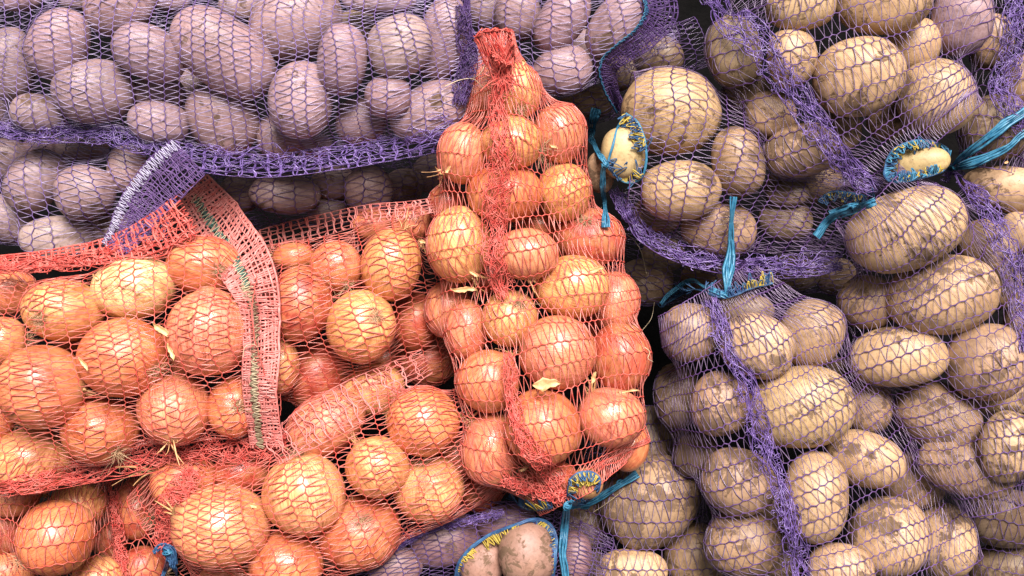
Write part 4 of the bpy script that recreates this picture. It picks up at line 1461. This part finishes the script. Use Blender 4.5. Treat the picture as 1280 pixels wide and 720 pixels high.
# ---- lilac sack with teal edge
o_, g, C, T, Sd, wd, at = ladder("hem", 'I', [(820, -14), (826, 16), (806, 46), (778, 66), (760, 84), (764, 112), (776, 138)], [40, 44, 34, 28, 24, 20, 14], M_DARKP, rails=9, rung=4.2,
                                 lift=0.006, rail_w=1.8, rung_w=1.2, jit=0.8, seed=17, drape='top')
stitches("teal_edging", 'I', at, g.shape[1], 0.38, 0.52, M_NAVY, step=1.7, seed=7, rad=0.0006, lift=0.002)
stitches("teal_edging", 'I', at, g.shape[1], 0.44, 0.54, M_BLUE, step=3.0, seed=8, rad=0.0004, lift=0.003)
# ---- sack with round blue mouth
bundle("seam", 'J', [(768, 236), (784, 264), (806, 292), (840, 312), (890, 326), (950, 332), (1010, 330), (1052, 326)], [14, 18, 20, 22, 24, 26, 28, 20], M_SEAM, 22, lift=0.003, seed=18, fray=12, floor=-0.052)
rm, C, T, Sd = rim("mouth_rim", 'J', [(782, 142), (796, 152), (805, 172), (808, 196), (804, 218), (792, 228), (778, 226), (766, 216), (760, 205), (766, 182), (772, 160)],
                   M_BLUE, r=1.5, lift=0.004)
fringe("yellow_stitches", 'J', C, Sd, M_YELLOW, 0.02, 0.25, 26, 1, 13, seed=6)
fringe("yellow_stitches", 'J', C, Sd, M_YELLOW, 0.42, 0.62, 20, 1, 14, seed=7)
fringe("blue_stitches", 'J', C, Sd, M_NAVY, 0.0, 0.26, 34, 1, 13, seed=8, wild=1.3)
fringe("blue_stitches", 'J', C, Sd, M_NAVY, 0.42, 0.70, 34, 1, 12, seed=9, wild=1.3)
string("tie_string", 'J', [([(746, 136, 6), (740, 160, 6), (738, 176, 6)], [13, 9, 6]),
                           ([(738, 172, 6), (748, 190, 6), (758, 206, 7)], [7, 7, 6]),
                           ([(756, 204, 7), (753, 228, 7), (756, 256, 6), (758, 284, 5)], [5, 7, 5, 10])], M_BLUE)
knot("tie_knot", 'J', 756, 206, 5, M_BLUE, 8)
# ---- sack with ragged mouth
bundle("seam", 'K', [(886, -8), (906, 18), (940, 46), (978, 92), (1012, 146), (1040, 188), (1072, 222), (1096, 238)], [26, 34, 34, 32, 28, 26, 24, 18], M_SEAM, 22, lift=0.003, seed=19, fray=40, loops=0.8, thick=0.005)
rm, C, T, Sd = rim("mouth_rim", 'K', [(1108, 202), (1118, 186), (1144, 176), (1170, 178), (1186, 190), (1180, 212), (1152, 222), (1120, 228), (1106, 220)], M_NAVY, r=1.5, lift=0.004)
fringe("blue_stitches", 'K', C, Sd, M_NAVY, 0, 1, 90, 1, 10, seed=12)
fringe("blue_stitches", 'K', C, Sd, M_BLUE, 0, 1, 90, 1, 9, seed=13, rad=0.0007)
fringe("yellow_stitches", 'K', C, Sd, M_YELLOW, 0.05, 0.4, 26, 1, 9, seed=14)
fringe("yellow_stitches", 'K', C, Sd, M_YELLOW, 0.55, 0.9, 18, 1, 7, seed=15)
string("tie_string", 'K', [([(1184, 212, 5), (1212, 190, 7), (1246, 164, 8), (1290, 132, 9)], [7, 10, 12, 9]),
                           ([(1184, 212, 5), (1220, 202, 6), (1256, 186, 7), (1274, 172, 8), (1292, 160, 8)], [6, 12, 10, 8, 8])], M_BLUE)
# ---- corner sack
bundle("seam", 'P', [(1272, -10), (1266, 40), (1262, 80), (1250, 112), (1268, 140), (1282, 160)], [26, 28, 30, 26, 24], M_SEAM, 24, lift=0.004, seed=20, fray=10)
# ---- tall sack at the edge
bundle("seam", 'L', [(1180, 214), (1206, 226), (1228, 252), (1248, 290), (1264, 330), (1276, 380), (1286, 440)], [22, 26, 26, 26, 26, 26, 20], M_SEAM, 20, lift=0.003, seed=21, fray=34, loops=0.8, thick=0.005)
string("tie_string", 'L', [([(1094, 252, 4), (1070, 262, 6), (1040, 272, 6), (1020, 296, 5)], [9, 9, 8, 10]),
                           ([(1090, 254, 4), (1062, 258, 5), (1036, 266, 4)], [5, 6, 4])], M_BLUE)
rm, C, T, Sd = rim("mouth_rim", 'L', [(1024, 250), (1040, 240), (1066, 242), (1094, 248)], M_NAVY, r=1.5, closed=False)
fringe("yellow_stitches", 'L', C, Sd, M_YELLOW, 0, 0.9, 22, 1, 8, seed=16, rad=0.0004)
fringe("blue_stitches", 'L', C, Sd, M_NAVY, 0, 1, 50, 1, 10, seed=17)
# ---- sack with the long seam
bundle("seam", 'M', [(886, 374), (896, 400), (908, 436), (930, 474), (944, 520), (956, 565), (974, 610), (988, 655), (1000, 725)], [16, 20, 20, 22, 24, 22, 22, 24, 26], M_SEAM, 18, lift=0.002, seed=22, fray=44, loops=0.8, thick=0.003)
rm, C, T, Sd = rim("mouth_rim", 'M', [(826, 384), (838, 376), (868, 362), (905, 372), (940, 360), (966, 354)], M_NAVY, r=1.5, closed=False)
fringe("blue_stitches", 'M', C, Sd, M_NAVY, 0, 1, 90, -1, 12, seed=18)
fringe("yellow_stitches", 'M', C, Sd, M_YELLOW, 0.78, 1.0, 16, -1, 9, seed=19, rad=0.0004)
string("tie_string", 'M', [([(917, 246, 5), (914, 280, 5), (913, 310, 6), (911, 340, 6), (908, 366, 6)], [7, 5, 8, 14, 5]),
                           ([(906, 370, 5), (884, 360, 5), (862, 352, 5), (838, 366, 4), (826, 380, 3)], [6, 7, 6, 5, 4])], M_BLUE)
knot("tie_knot", 'M', 908, 368, 4, M_BLUE, 5)
# ---- sack with arched mouth
rm, C, T, Sd = rim("mouth_rim", 'O', [(568, 730), (574, 704), (590, 684), (614, 668), (640, 658), (664, 650), (682, 652), (694, 668), (694, 695), (690, 730)], M_NAVY, r=2.4, lift=0.005, closed=False)
fringe("yellow_stitches", 'O', C, Sd, M_YELLOW, 0.08, 0.22, 24, 1, 13, seed=20)
fringe("yellow_stitches", 'O', C, Sd, M_YELLOW, 0.30, 0.50, 16, 1, 13, seed=21)
fringe("yellow_stitches", 'O', C, Sd, M_YELLOW, 0.62, 0.95, 34, 1, 11, seed=22)
fringe("blue_stitches", 'O', C, Sd, M_NAVY, 0.6, 1, 60, 1, 15, seed=23)
fringe("blue_stitches", 'O', C, Sd, M_NAVY, 0, 0.15, 30, 1, 22, seed=24)
bundle("seam", 'O', [(486, 690), (530, 664), (580, 652), (630, 640)], [8, 10, 10, 8], M_SEAM, 12, lift=0.002, seed=24)
del C, T, Sd

# ------------------------------------------------------------ loose skins and fibres lying on the nets


def flake(px, py, ln, wd, ang, label, curl=0.5, seed=0):
    rng = np.random.default_rng(seed + int(px * 3 + py))
    c = drop(px, py, 0.003)
    a = R(ang)
    nu, nv = 12, 6
    ln, wd = ln * 0.75, wd * 0.5
    V = []
    for i in range(nu):
        t = i / (nu - 1) * 2 - 1
        prof = max(0.06, (1 - abs(t) ** 2.2)) * (1 + 0.22 * rng.normal())
        for j in range(nv):
            u = j / (nv - 1) * 2 - 1
            x, y = t * ln / 2 * PXM, u * wd / 2 * prof * PXM
            z = curl * wd * 0.55 * PXM * (u * u) + 0.16 * ln * PXM * t * t * curl + 0.05 * ln * PXM * math.sin(3 * t + seed)
            y += 0.18 * ln * PXM * math.sin(2.2 * t + seed * 1.7) * curl + rng.normal() * 0.0002
            V.append((x * math.cos(a) - y * math.sin(a), x * math.sin(a) + y * math.cos(a), z))
    V = np.array(V)
    idx = np.arange(nu * nv).reshape(nu, nv)
    q = np.stack([idx[:-1, :-1], idx[1:, :-1], idx[1:, 1:], idx[:-1, 1:]], -1).reshape(-1, 4)
    o = link("onion_skin_flake", V, q, M_FLAKE, loc=c)
    md = o.modifiers.new("thickness", 'SOLIDIFY')
    md.thickness = 0.0002
    o['label'] = label
    o['category'] = "onion skin"
    o['group'] = "loose bits of dry onion skin"


def fibre(pts, label, r=0.0005, name="dry_fibre"):
    n = 40
    q, L = spline([p[:2] for p in pts], n)
    z = np.array([drop(x[0], x[1], 0.0)[2] for x in q])
    z = gauss(sliding(z[:, None], 4, np.max), 4.0, 0)[:, 0] + 0.004
    C = np.array([W(q[i, 0], q[i, 1], z[i]) for i in range(n)])
    tb = Tubes()
    tb.add(C, r * np.linspace(1, 0.5, n)[None])
    o = tb.build(name, M_STRAW, None, C[0])
    o.location = C[0]
    o['label'] = label
    o['category'] = "fibre"
    o['group'] = "loose dry fibres"


flake(745, 337, 28, 9, 3, "pale curled skin flake lying on the large golden onion of the upright sack")
flake(580, 362, 44, 12, -12, "long curled yellow skin strip below the overhanging golden onion")
flake(592, 342, 18, 10, -50, "small whitish skin flake just above the long curled strip")
flake(742, 472, 20, 10, 60, "upright skin shard between the pinkish and reddish onions of the upright sack")
flake(784, 489, 40, 5, -6, "thin straw-like skin sliver pointing at the potatoes beside the upright sack")
flake(683, 480, 44, 26, 0, "broad pinkish-white skin scrap on the big pinkish onion of the upright sack", curl=0.25)
flake(202, 412, 34, 16, -50, "large torn skin scrap under the pale yellow onion")
flake(214, 440, 30, 9, -80, "narrow torn skin strip hanging beside the largest pinkish onion")
flake(238, 395, 16, 8, 30, "small skin scrap on the pinkish onion near the hem")
flake(105, 455, 26, 9, -65, "brown skin strip between the two big copper onions")
flake(24, 600, 22, 8, -10, "white skin scrap on the yellow onion with the torn patch", curl=0.2)
flake(317, 632, 14, 9, -30, "pale skin chip on the largest bright yellow onion")
flake(528, 302, 14, 8, -30, "pink skin chip below the small pinkish onion at the selvedge")
flake(566, 468, 14, 7, 20, "tan skin chip beside the lower corner of the upright sack")
flake(692, 183, 16, 6, -35, "pale skin sliver under the pinkish shoulder onion")
flake(560, 212, 14, 8, 40, "yellowish skin bit on the upper outer edge of the upright sack")
flake(655, 586, 16, 8, 10, "brown skin bit above the gathered bottom of the upright sack")
fibre([(556, 108), (575, 100), (592, 99), (604, 110)], "pale root fibre arching over the bunched end of the wide purple sack")
fibre([(608, 78), (600, 92), (588, 99)], "short pale fibre hanging beside the red top tuft", 0.0004)
fibre([(776, 288), (792, 300), (802, 316), (808, 342)], "thin pale fibre curving over the gap below the blue ribbon", 0.0004)
fibre([(818, 378), (814, 398), (802, 414)], "short white fibre near the dark mouth above the brown potato", 0.0004)
fibre([(806, 434), (812, 440), (810, 448), (816, 452)], "curly beige root hair on the outer edge of the upright sack")
fibre([(304, 446), (306, 434), (316, 430), (322, 434)], "small curled white fibre on the inner edge of the pink hem", 0.0004)
fibre([(742, 640), (760, 628), (776, 615), (780, 611)], "thin whitish strand lying along the blue tie string", 0.00035)
flake(1258, 203, 7, 7, 20, "tiny cream paper chip on the dark potato in the top corner", curl=0.1)


# small scraps of skin caught in the red nets, all alike
rng = np.random.default_rng(77)
areas = []
for v in veg:
    lb = "tiny skin scrap touching the " + v['obj']['label']
    if v['key'] in "DEFGH" and v['layer'] < 1 and len(lb.split()) <= 15:
        areas.append((v, lb))
rng.shuffle(areas)
for i, (v, lb) in enumerate(areas[:28]):
    an = rng.uniform(0, 6.28)
    flake(float(v['px'] + 0.98 * v['rx'] * math.cos(an)), float(v['py'] + 0.98 * v['ry'] * math.sin(an)), rng.uniform(9, 22), rng.uniform(5, 11), rng.uniform(0, 360),
          lb, curl=rng.uniform(0.4, 1.2), seed=i)
    COL.objects[-1]['group'] = "tiny skin scraps in the red nets"
